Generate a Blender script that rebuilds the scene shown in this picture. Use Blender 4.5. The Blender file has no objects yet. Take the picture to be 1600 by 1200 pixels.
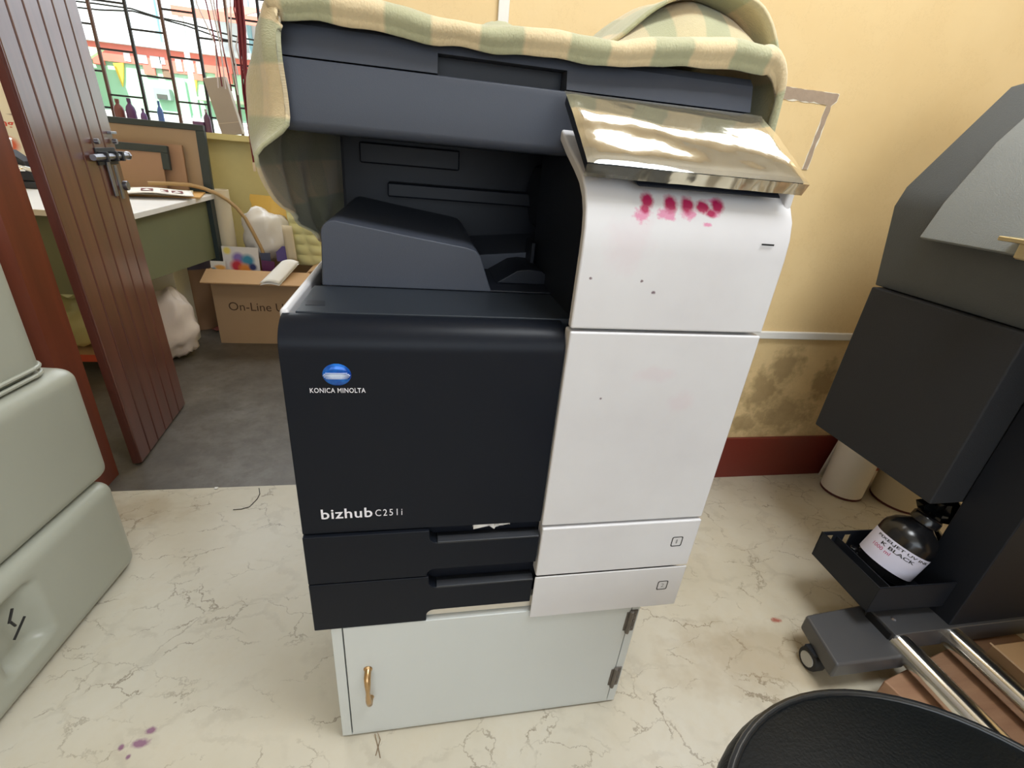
import bpy, bmesh, math, random
from mathutils import Vector, Matrix, Euler, noise as mnoise
random.seed(7)
SC = bpy.context.scene
COL = SC.collection
PI = math.pi

# ------------------------------------------------------------------ camera
cd = bpy.data.cameras.new('camera')
cam = bpy.data.objects.new('camera', cd); COL.objects.link(cam)
cam.location = (0.15659, -0.54783, 0.99141)
cam.rotation_euler = (math.radians(64.442), math.radians(-4.945), math.radians(-10.017))
cd.sensor_width = 36.0; cd.lens = 747.57 / 1600 * 36.0
cd.clip_start = 0.02; cd.clip_end = 200
SC.camera = cam

# ------------------------------------------------------------------ light, world, exposure
SC.view_settings.view_transform = 'Standard'
SC.view_settings.look = 'None'
SC.view_settings.gamma = 1.0
SC.view_settings.use_curve_mapping = False
SC.view_settings.exposure = 0.0
w = bpy.data.worlds.new('world'); SC.world = w; w.use_nodes = True
bg = w.node_tree.nodes['Background']
bg.inputs['Color'].default_value = (0.84, 0.92, 1.0, 1); bg.inputs['Strength'].default_value = 2.2

def lamp(name, kind, loc, rot, energy, color=(1, 1, 1), **kw):
    l = bpy.data.lights.new(name, kind); l.energy = energy; l.color = color
    for k, v in kw.items(): setattr(l, k, v)
    o = bpy.data.objects.new(name, l); COL.objects.link(o)
    o.location = loc; o.rotation_euler = rot
    return o
lamp('sun', 'SUN', (0, -4, 9), (math.radians(40), 0, math.radians(-14)), 8.0, (1, 0.97, 0.9), angle=0.01)
lamp('ceiling_light', 'AREA', (1.0, -0.45, 2.62), (0, 0, 0), 44, (0.93, 0.97, 1.0), shape='RECTANGLE', size=1.1, size_y=0.6)
lamp('front_fill_light', 'AREA', (0.6, -2.85, 1.6), (math.radians(90), 0, 0), 25, (0.80, 0.91, 1.0), shape='RECTANGLE', size=2.4, size_y=1.7)  # unseen fill behind the camera, added to brighten the front faces
lamp('added_window_light', 'AREA', (1.2, 0.78, 2.17), (math.radians(-68), 0, 0), 14, (0.95, 0.98, 1.0), shape='RECTANGLE', size=1.3, size_y=0.34)  # lamp of the added high window, gives the panel film its bright reflection
lamp('window_daylight', 'AREA', (-0.7, 2.44, 1.95), (math.radians(-72), 0, 0), 30, (0.92, 0.97, 1.0), shape='RECTANGLE', size=2.4, size_y=0.55)

# ------------------------------------------------------------------ helpers
def lin(c):
    c = c / 255.0
    return c / 12.92 if c <= 0.04045 else ((c + 0.055) / 1.055) ** 2.4
def S(r, g, b): return (lin(r), lin(g), lin(b), 1.0)

class NT:
    """small wrapper to write node trees"""
    def __init__(s, name):
        s.m = bpy.data.materials.new(name); s.m.use_nodes = True
        s.t = s.m.node_tree; s.b = s.t.nodes['Principled BSDF']
    def n(s, typ, **kw):
        x = s.t.nodes.new(typ)
        for k, v in kw.items():
            if k in x.inputs.keys() if isinstance(k, str) else False: x.inputs[k].default_value = v
            else: setattr(x, k, v)
        return x
    def l(s, a, b): s.t.links.new(a, b)
    def set(s, **kw):
        for k, v in kw.items(): s.b.inputs[k].default_value = v
    def pos(s): return s.n('ShaderNodeNewGeometry').outputs['Position']
    def obj(s): return s.n('ShaderNodeTexCoord').outputs['Object']
    def noise(s, vec, scale, detail=4, rough=0.6, dist=0.0):
        x = s.n('ShaderNodeTexNoise'); x.inputs['Scale'].default_value = scale
        x.inputs['Detail'].default_value = detail; x.inputs['Roughness'].default_value = rough
        x.inputs['Distortion'].default_value = dist
        s.l(vec, x.inputs['Vector']); return x
    def ramp(s, fac, stops):
        x = s.n('ShaderNodeValToRGB'); cr = x.color_ramp
        while len(cr.elements) < len(stops): cr.elements.new(0.5)
        for e, (p, c) in zip(cr.elements, stops):
            e.position = p; e.color = c if len(c) == 4 else (*c, 1)
        s.l(fac, x.inputs['Fac']); return x.outputs['Color']
    def mix(s, fac, a, b, mode='MIX'):
        x = s.n('ShaderNodeMix', data_type='RGBA', blend_type=mode)
        for sock, val in ((x.inputs[0], fac), (x.inputs[6], a), (x.inputs[7], b)):
            if isinstance(val, (int, float)): sock.default_value = val
            elif isinstance(val, tuple): sock.default_value = val
            else: s.l(val, sock)
        return x.outputs[2]
    def math(s, op, a, b=0.0, c=0.0):
        x = s.n('ShaderNodeMath', operation=op)
        for sock, val in zip(x.inputs, (a, b, c)):
            if isinstance(val, (int, float)): sock.default_value = val
            else: s.l(val, sock)
        return x.outputs[0]
    def bump(s, h, strength, dist=0.002):
        x = s.n('ShaderNodeBump'); x.inputs['Strength'].default_value = strength
        x.inputs['Distance'].default_value = dist
        s.l(h, x.inputs['Height']); s.l(x.outputs[0], s.b.inputs['Normal'])
    def blobs(s, vec, items, wob=0.35, scale=60):
        """mask of stains: items = (x,y,z, rx,ry,rz)"""
        nz = s.noise(vec, scale, 3)
        sub = s.n('ShaderNodeVectorMath', operation='SUBTRACT'); s.l(nz.outputs['Color'], sub.inputs[0]); sub.inputs[1].default_value = (.5, .5, .5)
        out = None
        for it in items:
            d = s.n('ShaderNodeVectorMath', operation='SUBTRACT'); s.l(vec, d.inputs[0]); d.inputs[1].default_value = it[:3]
            q = s.n('ShaderNodeVectorMath', operation='DIVIDE'); s.l(d.outputs[0], q.inputs[0]); q.inputs[1].default_value = it[3:6]
            sc = s.n('ShaderNodeVectorMath', operation='SCALE'); s.l(sub.outputs[0], sc.inputs[0]); sc.inputs['Scale'].default_value = wob * 4
            ad = s.n('ShaderNodeVectorMath', operation='ADD'); s.l(q.outputs[0], ad.inputs[0]); s.l(sc.outputs[0], ad.inputs[1])
            ln = s.n('ShaderNodeVectorMath', operation='LENGTH'); s.l(ad.outputs[0], ln.inputs[0])
            mr = s.n('ShaderNodeMapRange'); mr.inputs[1].default_value = 1.15; mr.inputs[2].default_value = .55
            s.l(ln.outputs['Value'], mr.inputs[0])
            out = mr.outputs[0] if out is None else s.math('MAXIMUM', out, mr.outputs[0])
        return out

def mat(name, col, rough=0.5, metal=0.0, var=0.06, vscale=12, bump=0.0, bscale=300, spec=0.5, coat=0.0, **kw):
    t = NT(name); v = t.obj()
    nz = t.noise(v, vscale, 4)
    a = tuple(min(1, c * (1 - var)) for c in col[:3]) + (1,); b = tuple(min(1, c * (1 + var)) for c in col[:3]) + (1,)
    t.l(t.mix(nz.outputs['Fac'], a, b), t.b.inputs['Base Color'])
    t.set(Roughness=rough, Metallic=metal, **{'Specular IOR Level': spec, 'Coat Weight': coat})
    t.set(**kw)
    if bump:
        t.bump(t.noise(v, bscale, 3).outputs['Fac'], bump)
    return t.m

MW = {}                                   # object name -> world matrix at build time
def tag(o, label=None, cat=None, group=None, kind=None):
    if label: o['label'] = label
    if cat: o['category'] = cat
    if group: o['group'] = group
    if kind: o['kind'] = kind
    return o
def thing(name, label, cat, loc=(0, 0, 0), rot=(0, 0, 0), group=None):
    o = bpy.data.objects.new(name, None); COL.objects.link(o)
    o.empty_display_size = 0.05
    o.location = loc; o.rotation_euler = rot
    MW[o.name] = Matrix.Translation(loc) @ Euler(rot).to_matrix().to_4x4()
    return tag(o, label, cat, group)

class MB:
    def __init__(s): s.v = []; s.f = []; s.mi = []; s.uv = {}
    def add(s, vs, fs, mi=0):
        b = len(s.v); s.v += [tuple(p) for p in vs]
        for f in fs: s.f.append(tuple(b + i for i in f)); s.mi.append(mi)
        return s
    def box(s, x0, x1, y0, y1, z0, z1, mi=0, M=None):
        vs = [Vector(p) for p in ((x0,y0,z0),(x1,y0,z0),(x1,y1,z0),(x0,y1,z0),(x0,y0,z1),(x1,y0,z1),(x1,y1,z1),(x0,y1,z1))]
        if M: vs = [M @ p for p in vs]
        return s.add(vs, [(0,3,2,1),(4,5,6,7),(0,1,5,4),(1,2,6,5),(2,3,7,6),(3,0,4,7)], mi)
    def prism(s, poly, axis, a, b, mi=0):
        def P(p, t):
            return {'x': (t, p[0], p[1]), 'y': (p[0], t, p[1]), 'z': (p[0], p[1], t)}[axis]
        n = len(poly)
        vs = [P(p, a) for p in poly] + [P(p, b) for p in poly]
        fs = [tuple(range(n)), tuple(range(2 * n - 1, n - 1, -1))] + [(i, (i + 1) % n, n + (i + 1) % n, n + i) for i in range(n)]
        return s.add(vs, fs, mi)
    def tube(s, pts, r, n=8, mi=0):
        pts = [Vector(p) for p in pts]; rs = r if isinstance(r, (list, tuple)) else [r] * len(pts)
        rings = []; prev = None
        for i, p in enumerate(pts):
            t = (pts[min(i + 1, len(pts) - 1)] - pts[max(i - 1, 0)]).normalized()
            if prev is None:
                a = t.orthogonal().normalized()
            else:
                a = (prev - t * prev.dot(t)).normalized()
            prev = a; c = t.cross(a)
            rings.append([p + (a * math.cos(2*PI*k/n) + c * math.sin(2*PI*k/n)) * rs[i] for k in range(n)])
        vs = [q for r_ in rings for q in r_]; fs = []
        for i in range(len(pts) - 1):
            for k in range(n):
                fs.append((i*n+k, i*n+(k+1) % n, (i+1)*n+(k+1) % n, (i+1)*n+k))
        fs.append(tuple(range(n - 1, -1, -1))); fs.append(tuple((len(pts)-1)*n + k for k in range(n)))
        return s.add(vs, fs, mi)
    def lathe(s, prof, c=(0, 0, 0), n=24, M=None, mi=0):
        c = Vector(c); vs = []; fs = []
        for r, z in prof:
            for k in range(n):
                p = Vector((r*math.cos(2*PI*k/n), r*math.sin(2*PI*k/n), z))
                vs.append((M @ p if M else p) + c)
        m = len(prof)
        for i in range(m - 1):
            for k in range(n):
                fs.append((i*n+k, i*n+(k+1) % n, (i+1)*n+(k+1) % n, (i+1)*n+k))
        if prof[0][0] > 1e-6: fs.append(tuple(range(n-1, -1, -1)))
        if prof[-1][0] > 1e-6: fs.append(tuple((m-1)*n+k for k in range(n)))
        return s.add(vs, fs, mi)
    def grid(s, fn, nu, nv, mi=0, close_u=False):
        b = len(s.v); vs = []; fs = []
        for i in range(nu + 1):
            for j in range(nv + 1):
                vs.append(fn(i / nu, j / nv)); s.uv[b + len(vs) - 1] = (i / nu, j / nv)
        for i in range(nu):
            for j in range(nv):
                q = i*(nv+1)+j; fs.append((q, q+nv+1, q+nv+2, q+1))
        return s.add(vs, fs, mi)
    def build(s, name, m, parent=None, local=False, bevel=0.0, seg=2, angle=35, solid=0.0, sub=0, offset=-1, uvs=None):
        me = bpy.data.meshes.new(name)
        vs = s.v
        if parent is not None and not local:
            inv = MW[parent.name].inverted(); vs = [inv @ Vector(p) for p in s.v]
        me.from_pydata([tuple(p) for p in vs], [], s.f)
        bm = bmesh.new(); bm.from_mesh(me)
        bmesh.ops.remove_doubles(bm, verts=bm.verts, dist=1e-6) if not uvs else None
        bmesh.ops.recalc_face_normals(bm, faces=bm.faces); bm.to_mesh(me); bm.free()
        ms = m if isinstance(m, (list, tuple)) else [m]
        for q in ms: me.materials.append(q)
        if len(ms) > 1 and len(me.polygons) == len(s.mi):
            me.polygons.foreach_set('material_index', s.mi)
        if uvs:
            lay = me.uv_layers.new(name='uv')
            for lp in me.loops: lay.data[lp.index].uv = uvs[lp.vertex_index]
        me.polygons.foreach_set('use_smooth', [True] * len(me.polygons))
        me.set_sharp_from_angle(angle=math.radians(angle))
        o = bpy.data.objects.new(name, me); COL.objects.link(o)
        if parent is not None:
            o.parent = parent; MW[o.name] = MW[parent.name]
        else: MW[o.name] = Matrix()
        if bevel:
            q = o.modifiers.new('bevel', 'BEVEL'); q.width = bevel; q.segments = seg; q.limit_method = 'ANGLE'; q.angle_limit = math.radians(40); q.harden_normals = True
        if solid:
            q = o.modifiers.new('solid', 'SOLIDIFY'); q.thickness = solid; q.offset = offset
        if sub:
            q = o.modifiers.new('sub', 'SUBSURF'); q.levels = sub; q.render_levels = sub
        return o

def struct(name, mb, m, **kw): return tag(mb.build(name, m, **kw), kind='structure')

def lettering(name, body, o, xd, yd, width, height, m, parent=None, bold=0.0, depth=0.0004, spacing=1.0):
    """raised lettering as a mesh: o = lower left corner, xd / yd = directions of writing and of up"""
    cu = bpy.data.curves.new(name, 'FONT'); cu.body = body; cu.size = 1; cu.offset = bold; cu.space_character = spacing; cu.resolution_u = 3
    to = bpy.data.objects.new('text', cu); COL.objects.link(to)
    dg = bpy.context.evaluated_depsgraph_get(); me = bpy.data.meshes.new_from_object(to.evaluated_get(dg))
    bpy.data.objects.remove(to)
    xs = [v.co.x for v in me.vertices]; ys = [v.co.y for v in me.vertices]
    x0, x1, y0, y1 = min(xs), max(xs), min(ys), max(ys)
    xd = Vector(xd).normalized(); yd = Vector(yd).normalized(); nd = xd.cross(yd); o = Vector(o)
    inv = MW[parent.name].inverted() if parent is not None else Matrix()
    for v in me.vertices:
        v.co = inv @ (o + xd * ((v.co.x - x0) / (x1 - x0) * width) + yd * ((v.co.y - y0) / (y1 - y0) * height) + nd * depth)
    me.name = name; me.materials.clear(); me.materials.append(m)
    ob = bpy.data.objects.new(name, me); COL.objects.link(ob)
    if parent is not None: ob.parent = parent
    MW[ob.name] = MW[parent.name] if parent is not None else Matrix()
    return ob

def arc(cx, cy, r, a0, a1, n=6, ry=None):
    ry = r if ry is None else ry
    return [(cx + r*math.cos(math.radians(a0+(a1-a0)*i/n)), cy + ry*math.sin(math.radians(a0+(a1-a0)*i/n))) for i in range(n+1)]

def nz3(x, y, z, s=1.0): return mnoise.noise(Vector((x*s, y*s, z*s)))

# ------------------------------------------------------------------ materials
# floor: cream marble-print vinyl with dark hair-line veins
t = NT('marble_vinyl'); P = t.pos()
n1 = t.noise(P, 2.2, 5); base = t.ramp(n1.outputs['Fac'], [(0.3, S(184, 175, 154)), (0.5, S(196, 189, 172)), (0.72, S(203, 199, 187))])
n1b = t.noise(P, 9.0, 6, .7); base = t.mix(t.ramp(n1b.outputs['Fac'], [(0.5, (0,0,0)), (0.75, (.35,.35,.35))]), base, S(190, 175, 146))
def veins(scale, width, wob, wscale, seed, thr):
    nn = t.noise(P, wscale, 6, .68); sub = t.n('ShaderNodeVectorMath', operation='SCALE'); sub.inputs['Scale'].default_value = wob
    t.l(nn.outputs['Color'], sub.inputs[0])
    ad = t.n('ShaderNodeVectorMath', operation='ADD'); t.l(P, ad.inputs[0]); t.l(sub.outputs[0], ad.inputs[1])
    mp = t.n('ShaderNodeMapping'); mp.inputs['Location'].default_value = (seed, seed*.7, .13); mp.inputs['Rotation'].default_value = (0, 0, .7); mp.inputs['Scale'].default_value = (1.0, 1.9, 1)
    t.l(ad.outputs[0], mp.inputs['Vector'])
    vo = t.n('ShaderNodeTexVoronoi', feature='DISTANCE_TO_EDGE'); vo.inputs['Scale'].default_value = scale; t.l(mp.outputs[0], vo.inputs['Vector'])
    line = t.ramp(vo.outputs['Distance'], [(0.0, (1,1,1)), (width*.4, (.8,.8,.8)), (width, (0,0,0))])
    sh_ = t.n('ShaderNodeMapping'); sh_.inputs['Location'].default_value = (seed*1.7, 0, 0); t.l(P, sh_.inputs['Vector'])
    br = t.noise(sh_.outputs[0], 9.0, 3, .6); brk = t.ramp(br.outputs['Fac'], [(thr, (0,0,0)), (thr+.12, (1,1,1))])
    return t.math('MULTIPLY', line, brk)
vv = t.math('MAXIMUM', veins(3.6, .011, .12, 8.0, 3.1, .47), t.math('MULTIPLY', veins(7.5, .020, .09, 13.0, 9.7, .47), .8))
vv = t.math('MAXIMUM', vv, t.math('MULTIPLY', veins(4.5, .06, .12, 9.0, 21.0, .46), .20))
c = t.mix(t.math('MULTIPLY', vv, .66), base, S(100, 84, 62))
st = t.blobs(P, [(-.315,.054,0,.010,.007,.02), (-.324,.034,0,.016,.008,.02), (-.352,.031,0,.005,.006,.02), (-.333,.014,0,.004,.005,.02)], .25, 90)
c = t.mix(t.math('MULTIPLY', st, .8), c, S(120, 60, 110))
st = t.blobs(P, [(1.04,.135,0,.014,.008,.02)], .4, 80)
c = t.mix(t.math('MULTIPLY', st, .8), c, S(150, 45, 35))
dirt = t.blobs(P, [(-.62,.66,0,.14,.07,.02), (.95,.05,0,.25,.10,.02)], .5, 12)
c = t.mix(t.math('MULTIPLY', dirt, .30), c, S(140, 112, 66))
t.l(c, t.b.inputs['Base Color']); t.set(Roughness=.38); M_FLOOR = t.m

t = NT('worn_concrete'); P = t.pos()
n1 = t.noise(P, 3, 7, .7); n2 = t.noise(P, 22, 6, .7)
c = t.ramp(n1.outputs['Fac'], [(0.3, S(66, 60, 52)), (0.52, S(92, 86, 79)), (0.72, S(116, 112, 106))])
c = t.mix(t.ramp(n2.outputs['Fac'], [(0.48, (0,0,0)), (0.7, (.5,.5,.5))]), c, S(70, 58, 46))
t.l(c, t.b.inputs['Base Color']); t.set(Roughness=.45); t.bump(n2.outputs['Fac'], .25); M_CONC = t.m

# ochre wall with damp stains low down
t = NT('ochre_wall_paint'); P = t.pos()
n1 = t.noise(P, 1.6, 5); c = t.ramp(n1.outputs['Fac'], [(0.3, S(216, 186, 134)), (0.7, S(227, 201, 152))])
n2 = t.noise(P, 7, 6, .75)
sx = t.n('ShaderNodeSeparateXYZ'); t.l(P, sx.inputs[0])
zlow = t.n('ShaderNodeMapRange'); zlow.inputs[1].default_value = .55; zlow.inputs[2].default_value = .18; t.l(sx.outputs['Z'], zlow.inputs[0])
dm = t.math('MULTIPLY', zlow.outputs[0], t.ramp(n2.outputs['Fac'], [(0.42, (0,0,0)), (0.66, (1,1,1))]))
c = t.mix(t.math('MULTIPLY', dm, .5), c, S(118, 92, 50))
st = t.blobs(P, [(1.30,.723,.34,.08,.1,.09), (1.42,.723,.25,.13,.1,.07), (1.36,.723,.44,.07,.1,.06), (1.53,.723,.38,.05,.1,.08), (1.27,.723,.22,.06,.1,.04)], .55, 22)
c = t.mix(t.math('MULTIPLY', st, .5), c, S(104, 80, 44))
n3 = t.noise(P, 3.2, 8, .8); crk = t.ramp(n3.outputs['Fac'], [(0.495, (0,0,0)), (0.5, (1,1,1)), (0.505, (0,0,0))])
c = t.mix(t.math('MULTIPLY', crk, .14), c, S(150, 110, 60))
t.l(c, t.b.inputs['Base Color']); t.set(Roughness=.55); t.bump(t.noise(P, 5, 5, .6).outputs['Fac'], .35, .012); M_WALL = t.m

M_MAROON = mat('maroon_paint', S(112, 40, 32), .35, bump=.15, bscale=40)
M_OLIVE = mat('olive_wall_paint', S(224, 212, 152), .6, var=.12, vscale=5)
M_CEIL = mat('white_ceiling_paint', S(235, 230, 220), .8)
M_TRIM = mat('white_conduit', S(225, 222, 216), .4)
M_DARK = mat('charcoal_plastic', S(64, 68, 78), .45, spec=.3, var=.04, bump=.12, bscale=900)  # bluish haze over the blacks is mixed into this base colour
M_DARK2 = mat('black_plastic', S(24, 27, 35), .42, spec=.25, var=.04, bump=.10, bscale=900)
M_DOORB = mat('satin_black_plastic', S(23, 26, 33), .34, spec=.12, var=.03, bump=.05, bscale=900)
M_LIP = mat('grip_lip_plastic', S(42, 44, 49), .35, spec=.4)
M_DECK = mat('deck_plastic', S(42, 47, 54), .42, spec=.3, bump=.1, bscale=900)
M_SLOT = mat('dark_recess', S(14, 14, 17), .6)
M_CREAMP = mat('cream_plastic', S(214, 206, 190), .4)
# white cover with magenta ink finger marks
t = NT('white_plastic'); P = t.pos()
n1 = t.noise(P, 7, 4); c = t.ramp(n1.outputs['Fac'], [(0.3, S(203, 201, 203)), (0.7, S(210, 209, 211))])
ink = t.blobs(P, [(.4190,.012,.957,.0088,.05,.0105), (.4165,.012,.949,.0075,.05,.006), (.4485,.008,.956,.0100,.05,.0100), (.4705,.008,.956,.0095,.05,.0100), (.4905,.008,.955,.0105,.05,.0080), (.5115,.01,.958,.0095,.05,.0085), (.501,.0,.949,.008,.05,.005)], .22, 110)
ink2 = t.blobs(P, [(.413,.006,.942,.011,.05,.009), (.44,.0,.945,.012,.05,.006), (.446,.0,.946,.010,.05,.009), (.472,.0,.947,.010,.05,.008), (.497,.0,.9365,.006,.05,.003), (.505,.012,.963,.012,.05,.0025), (.506,.0,.950,.008,.05,.006)], .5, 140)
c = t.mix(t.math('MULTIPLY', ink2, .6), c, S(206, 40, 130))
c = t.mix(t.math('MULTIPLY', ink, .97), c, S(168, 0, 76))
dots = t.blobs(P, [(.3595,0,.867,.0022,.05,.0018), (.4255,0,.8665,.0022,.05,.0022), (.4435,0,.853,.003,.05,.0022), (.4,0,.705,.002,.05,.002)], .3, 300)
c = t.mix(t.math('MULTIPLY', dots, .85), c, S(90, 60, 70))
smear = t.blobs(P, [(.40,0,.91,.03,.05,.035), (.47,0,.74,.03,.05,.012), (.52,0,.70,.02,.05,.02)], .5, 30)
c = t.mix(t.math('MULTIPLY', smear, .10), c, S(205, 140, 160))
t.l(c, t.b.inputs['Base Color']); t.set(Roughness=.38); M_WHITE = t.m

M_PRINT = mat('pale_lettering', S(226, 224, 232), .4)
M_LABELK = mat('dark_label_print', S(40, 40, 42), .5)
M_LABELG = mat('grey_label_print', S(140, 140, 140), .5)
M_CHROME = mat('chrome', (.78, .77, .74, 1), .14, 1.0, var=.03)
M_BRASS = mat('brass', S(190, 158, 116), .32, 1.0, var=.15, vscale=40)
M_STEEL = mat('dull_steel', S(140, 140, 148), .35, .9, var=.15, vscale=40)
M_RUST = mat('dark_hinge_steel', S(112, 106, 100), .5, .7, var=.3, vscale=60)
M_CAB = mat('white_enamel_paint', S(198, 202, 201), .22, var=.04, vscale=4, bump=.04, bscale=14)
M_RED = mat('red_rubber', S(190, 50, 40), .5)
M_CONT = mat('grey_white_hdpe', S(168, 170, 158), .35, var=.04, vscale=5)
M_MARK = mat('black_marker', S(30, 30, 30), .5)
M_GREYP = mat('charcoal_powder_coat', S(46, 47, 50), .6, spec=.15, var=.05, bump=.5, bscale=420)
M_GREYL = mat('graphite_powder_coat', S(116, 121, 122), .48, var=.05, bump=.5, bscale=420)
M_GREYG = mat('grey_powder_coat', S(122, 126, 127), .55, var=.06, bump=.6, bscale=380)
M_STAND = mat('black_powder_coat', S(25, 28, 35), .55, spec=.3, var=.06)
M_FOOT = mat('dark_grey_steel_paint', S(72, 72, 74), .38, var=.1)
M_RUBBER = mat('black_rubber', S(22, 22, 24), .6)
M_WHEEL = mat('grey_wheel_hub', S(176, 176, 172), .4)
M_INKB = mat('black_ink_bottle', S(20, 20, 22), .22)
M_PAPERW = mat('white_paper', S(232, 229, 226), .7, var=.03)
M_PAPERC = mat('cream_paper', S(216, 204, 180), .7, var=.05)
M_KRAFT = mat('brown_cardboard', S(172, 142, 110), .75, var=.06, vscale=8, bump=.08, bscale=200)
M_KRAFTL = mat('light_cardboard', S(186, 150, 110), .75, var=.06, vscale=8)
M_HARD = mat('brown_hardboard', S(156, 132, 106), .6, var=.08, vscale=6)
M_HARDR = mat('reddish_hardboard', S(158, 124, 100), .6, var=.08, vscale=6)
M_TEAL = mat('dark_teal_frame', S(38, 50, 54), .4)
M_TABLEG = mat('green_table_paint', S(106, 110, 82), .5, var=.1, vscale=4)
M_TOPW = mat('white_laminate', S(228, 226, 226), .35)
M_IRON = mat('dark_iron', S(46, 46, 50), .5, .4)
M_IRONB = mat('rusty_iron_bar', S(92, 66, 58), .55, .2, var=.2, vscale=30)
M_LEATH = None
t = NT('black_leatherette'); v = t.obj(); n1 = t.noise(v, 260, 3); n2 = t.noise(v, 30, 4)
t.l(t.mix(n2.outputs['Fac'], S(10, 13, 15), S(16, 19, 20)), t.b.inputs['Base Color']); t.set(Roughness=.36, **{'Specular IOR Level': .14}); t.bump(n1.outputs['Fac'], .45, .0015); M_LEATH = t.m
M_PIPE = mat('black_piping', S(24, 26, 28), .25)

# door planks: dark varnish with a grain along the plank
t = NT('dark_red_brown_paint'); v = t.obj(); mp = t.n('ShaderNodeMapping'); mp.inputs['Scale'].default_value = (30, 30, 2.0); t.l(v, mp.inputs['Vector'])
g = t.noise(mp.outputs[0], 1.0, 5, .6)
t.l(t.ramp(g.outputs['Fac'], [(0.3, S(82, 44, 36)), (0.7, S(102, 56, 46))]), t.b.inputs['Base Color']); t.set(Roughness=.30, **{'Specular IOR Level': .9, 'Coat Weight': .6, 'Coat Roughness': .2}); t.bump(g.outputs['Fac'], .12); M_PLANK = t.m
t = NT('red_brown_jamb_paint'); v = t.obj(); mp = t.n('ShaderNodeMapping'); mp.inputs['Scale'].default_value = (26, 26, 2.0); t.l(v, mp.inputs['Vector'])
g = t.noise(mp.outputs[0], 1.0, 5, .6)
t.l(t.ramp(g.outputs['Fac'], [(0.3, S(98, 46, 32)), (0.7, S(116, 56, 38))]), t.b.inputs['Base Color']); t.set(Roughness=.35); M_JAMB = t.m

# ------------------------------------------------------------------ room shell
struct('floor', MB().box(-2.2, 3.2, -3.0, .76, -.05, 0), M_FLOOR)
struct('floor', MB().box(-3.0, 1.6, .76, 2.6, -.055, -.003), M_CONC)
WY = .723
mb = MB()
mb.box(.06, 3.2, WY, .85, 0, 1.98); mb.box(.06, 3.2, WY, .85, 2.33, 2.7); mb.box(.06, .5, WY, .85, 1.98, 2.33); mb.box(1.9, 3.2, WY, .85, 1.98, 2.33)
wall_back = struct('wall_back', mb, M_WALL)
struct('wall_back', MB().box(-2.2, -.885, .745, .85, 0, 2.7), M_WALL)
struct('wall_back', MB().box(-.885, .06, WY, .85, 2.1, 2.7), M_WALL)
struct('wall_left', MB().box(-2.3, -2.2, -3.0, .85, 0, 2.7), M_WALL)
struct('wall_right', MB().box(3.2, 3.3, -3.0, .85, 0, 2.7), M_WALL)
mb = MB(); mb.box(-2.2, -1.75, -3.1, -3, 0, 2.7); mb.box(1.15, 3.2, -3.1, -3, 0, 2.7); mb.box(-1.75, 1.15, -3.1, -3, 0, .7); mb.box(-1.75, 1.15, -3.1, -3, 2.5, 2.7)
struct('wall_front', mb, M_WALL)
struct('ceiling', MB().box(-3.1, 3.3, -6.5, 2.7, 2.7, 2.85), M_CEIL)  # runs far past the front wall as an added eave that blocks the sun
struct('baseboard_back', MB().box(.06, 3.2, WY - .012, WY, 0, .165), M_MAROON, bevel=.002)
struct('trim_1', MB().box(.06, 3.2, WY - .012, WY, .537, .562), M_TRIM, bevel=.004)
struct('trim_2', MB().box(.325, .349, WY - .01, WY, .562, 2.2), M_TRIM, bevel=.002)
# plastered-over chase in the wall, an L of rough grey cement with a chipped white rim
def chase(w0, seed):
    rnd = random.Random(seed); top = []; bot = []
    xs = [1.0 + i*.012 for i in range(19)]
    out = []
    for x in xs: out.append((x, 1.206 + rnd.uniform(-.001, .001) + w0*.0))
    out += [(1.222 + w0, 1.204 + w0), (1.221 + w0, 1.190 - w0), (1.209 + w0, 1.178)]
    for z in [1.165, 1.15, 1.135, 1.12, 1.105, 1.09, 1.075, 1.06, 1.045, 1.025]: out.append((1.1985 + (z-1.03)*.075 + w0 + rnd.uniform(-.0025, .0025), z))
    for z in [1.025, 1.045, 1.06, 1.075, 1.09, 1.105, 1.12, 1.135, 1.15, 1.165, 1.178]: out.append((1.1865 + (z-1.03)*.068 - w0 + rnd.uniform(-.0015, .0015), z))
    for x in reversed([1.0 + i*.012 for i in range(16)]): out.append((x, 1.181 + rnd.uniform(-.002, .002) - w0))
    return out
mb = MB(); mb.prism(chase(.0022, 4), 'y', WY - .0012, WY + .004)
tag(mb.build('plaster_rim', mat('chipped_white_plaster', S(226, 216, 196), .8), wall_back), 'pale chipped plaster edge of the wall chase')
mb = MB(); mb.prism(chase(0.0, 9), 'y', WY - .002, WY + .004)
tag(mb.build('cement_chase', mat('grey_cement', S(160, 140, 120), .85, var=.2, vscale=60, bump=.6, bscale=150), wall_back), 'rough grey cement line in the ochre wall')

# outer room
struct('wall_outer', MB().box(-3.0, 1.6, 2.5, 2.62, -.05, .962), M_OLIVE)
mb = MB(); mb.box(-3.0, -2.3, 2.5, 2.62, .962, 2.7); mb.box(.7, 1.6, 2.5, 2.62, .962, 2.7); mb.box(-2.3, .7, 2.5, 2.62, 2.3, 2.7)
struct('wall_outer', mb, M_OLIVE)
struct('wall_outer', MB().box(1.6, 1.7, .85, 2.62, -.05, 2.7), M_OLIVE)
struct('wall_outer', MB().box(-3.1, -3.0, .85, 2.62, -.05, 2.7), M_OLIVE)
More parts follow.
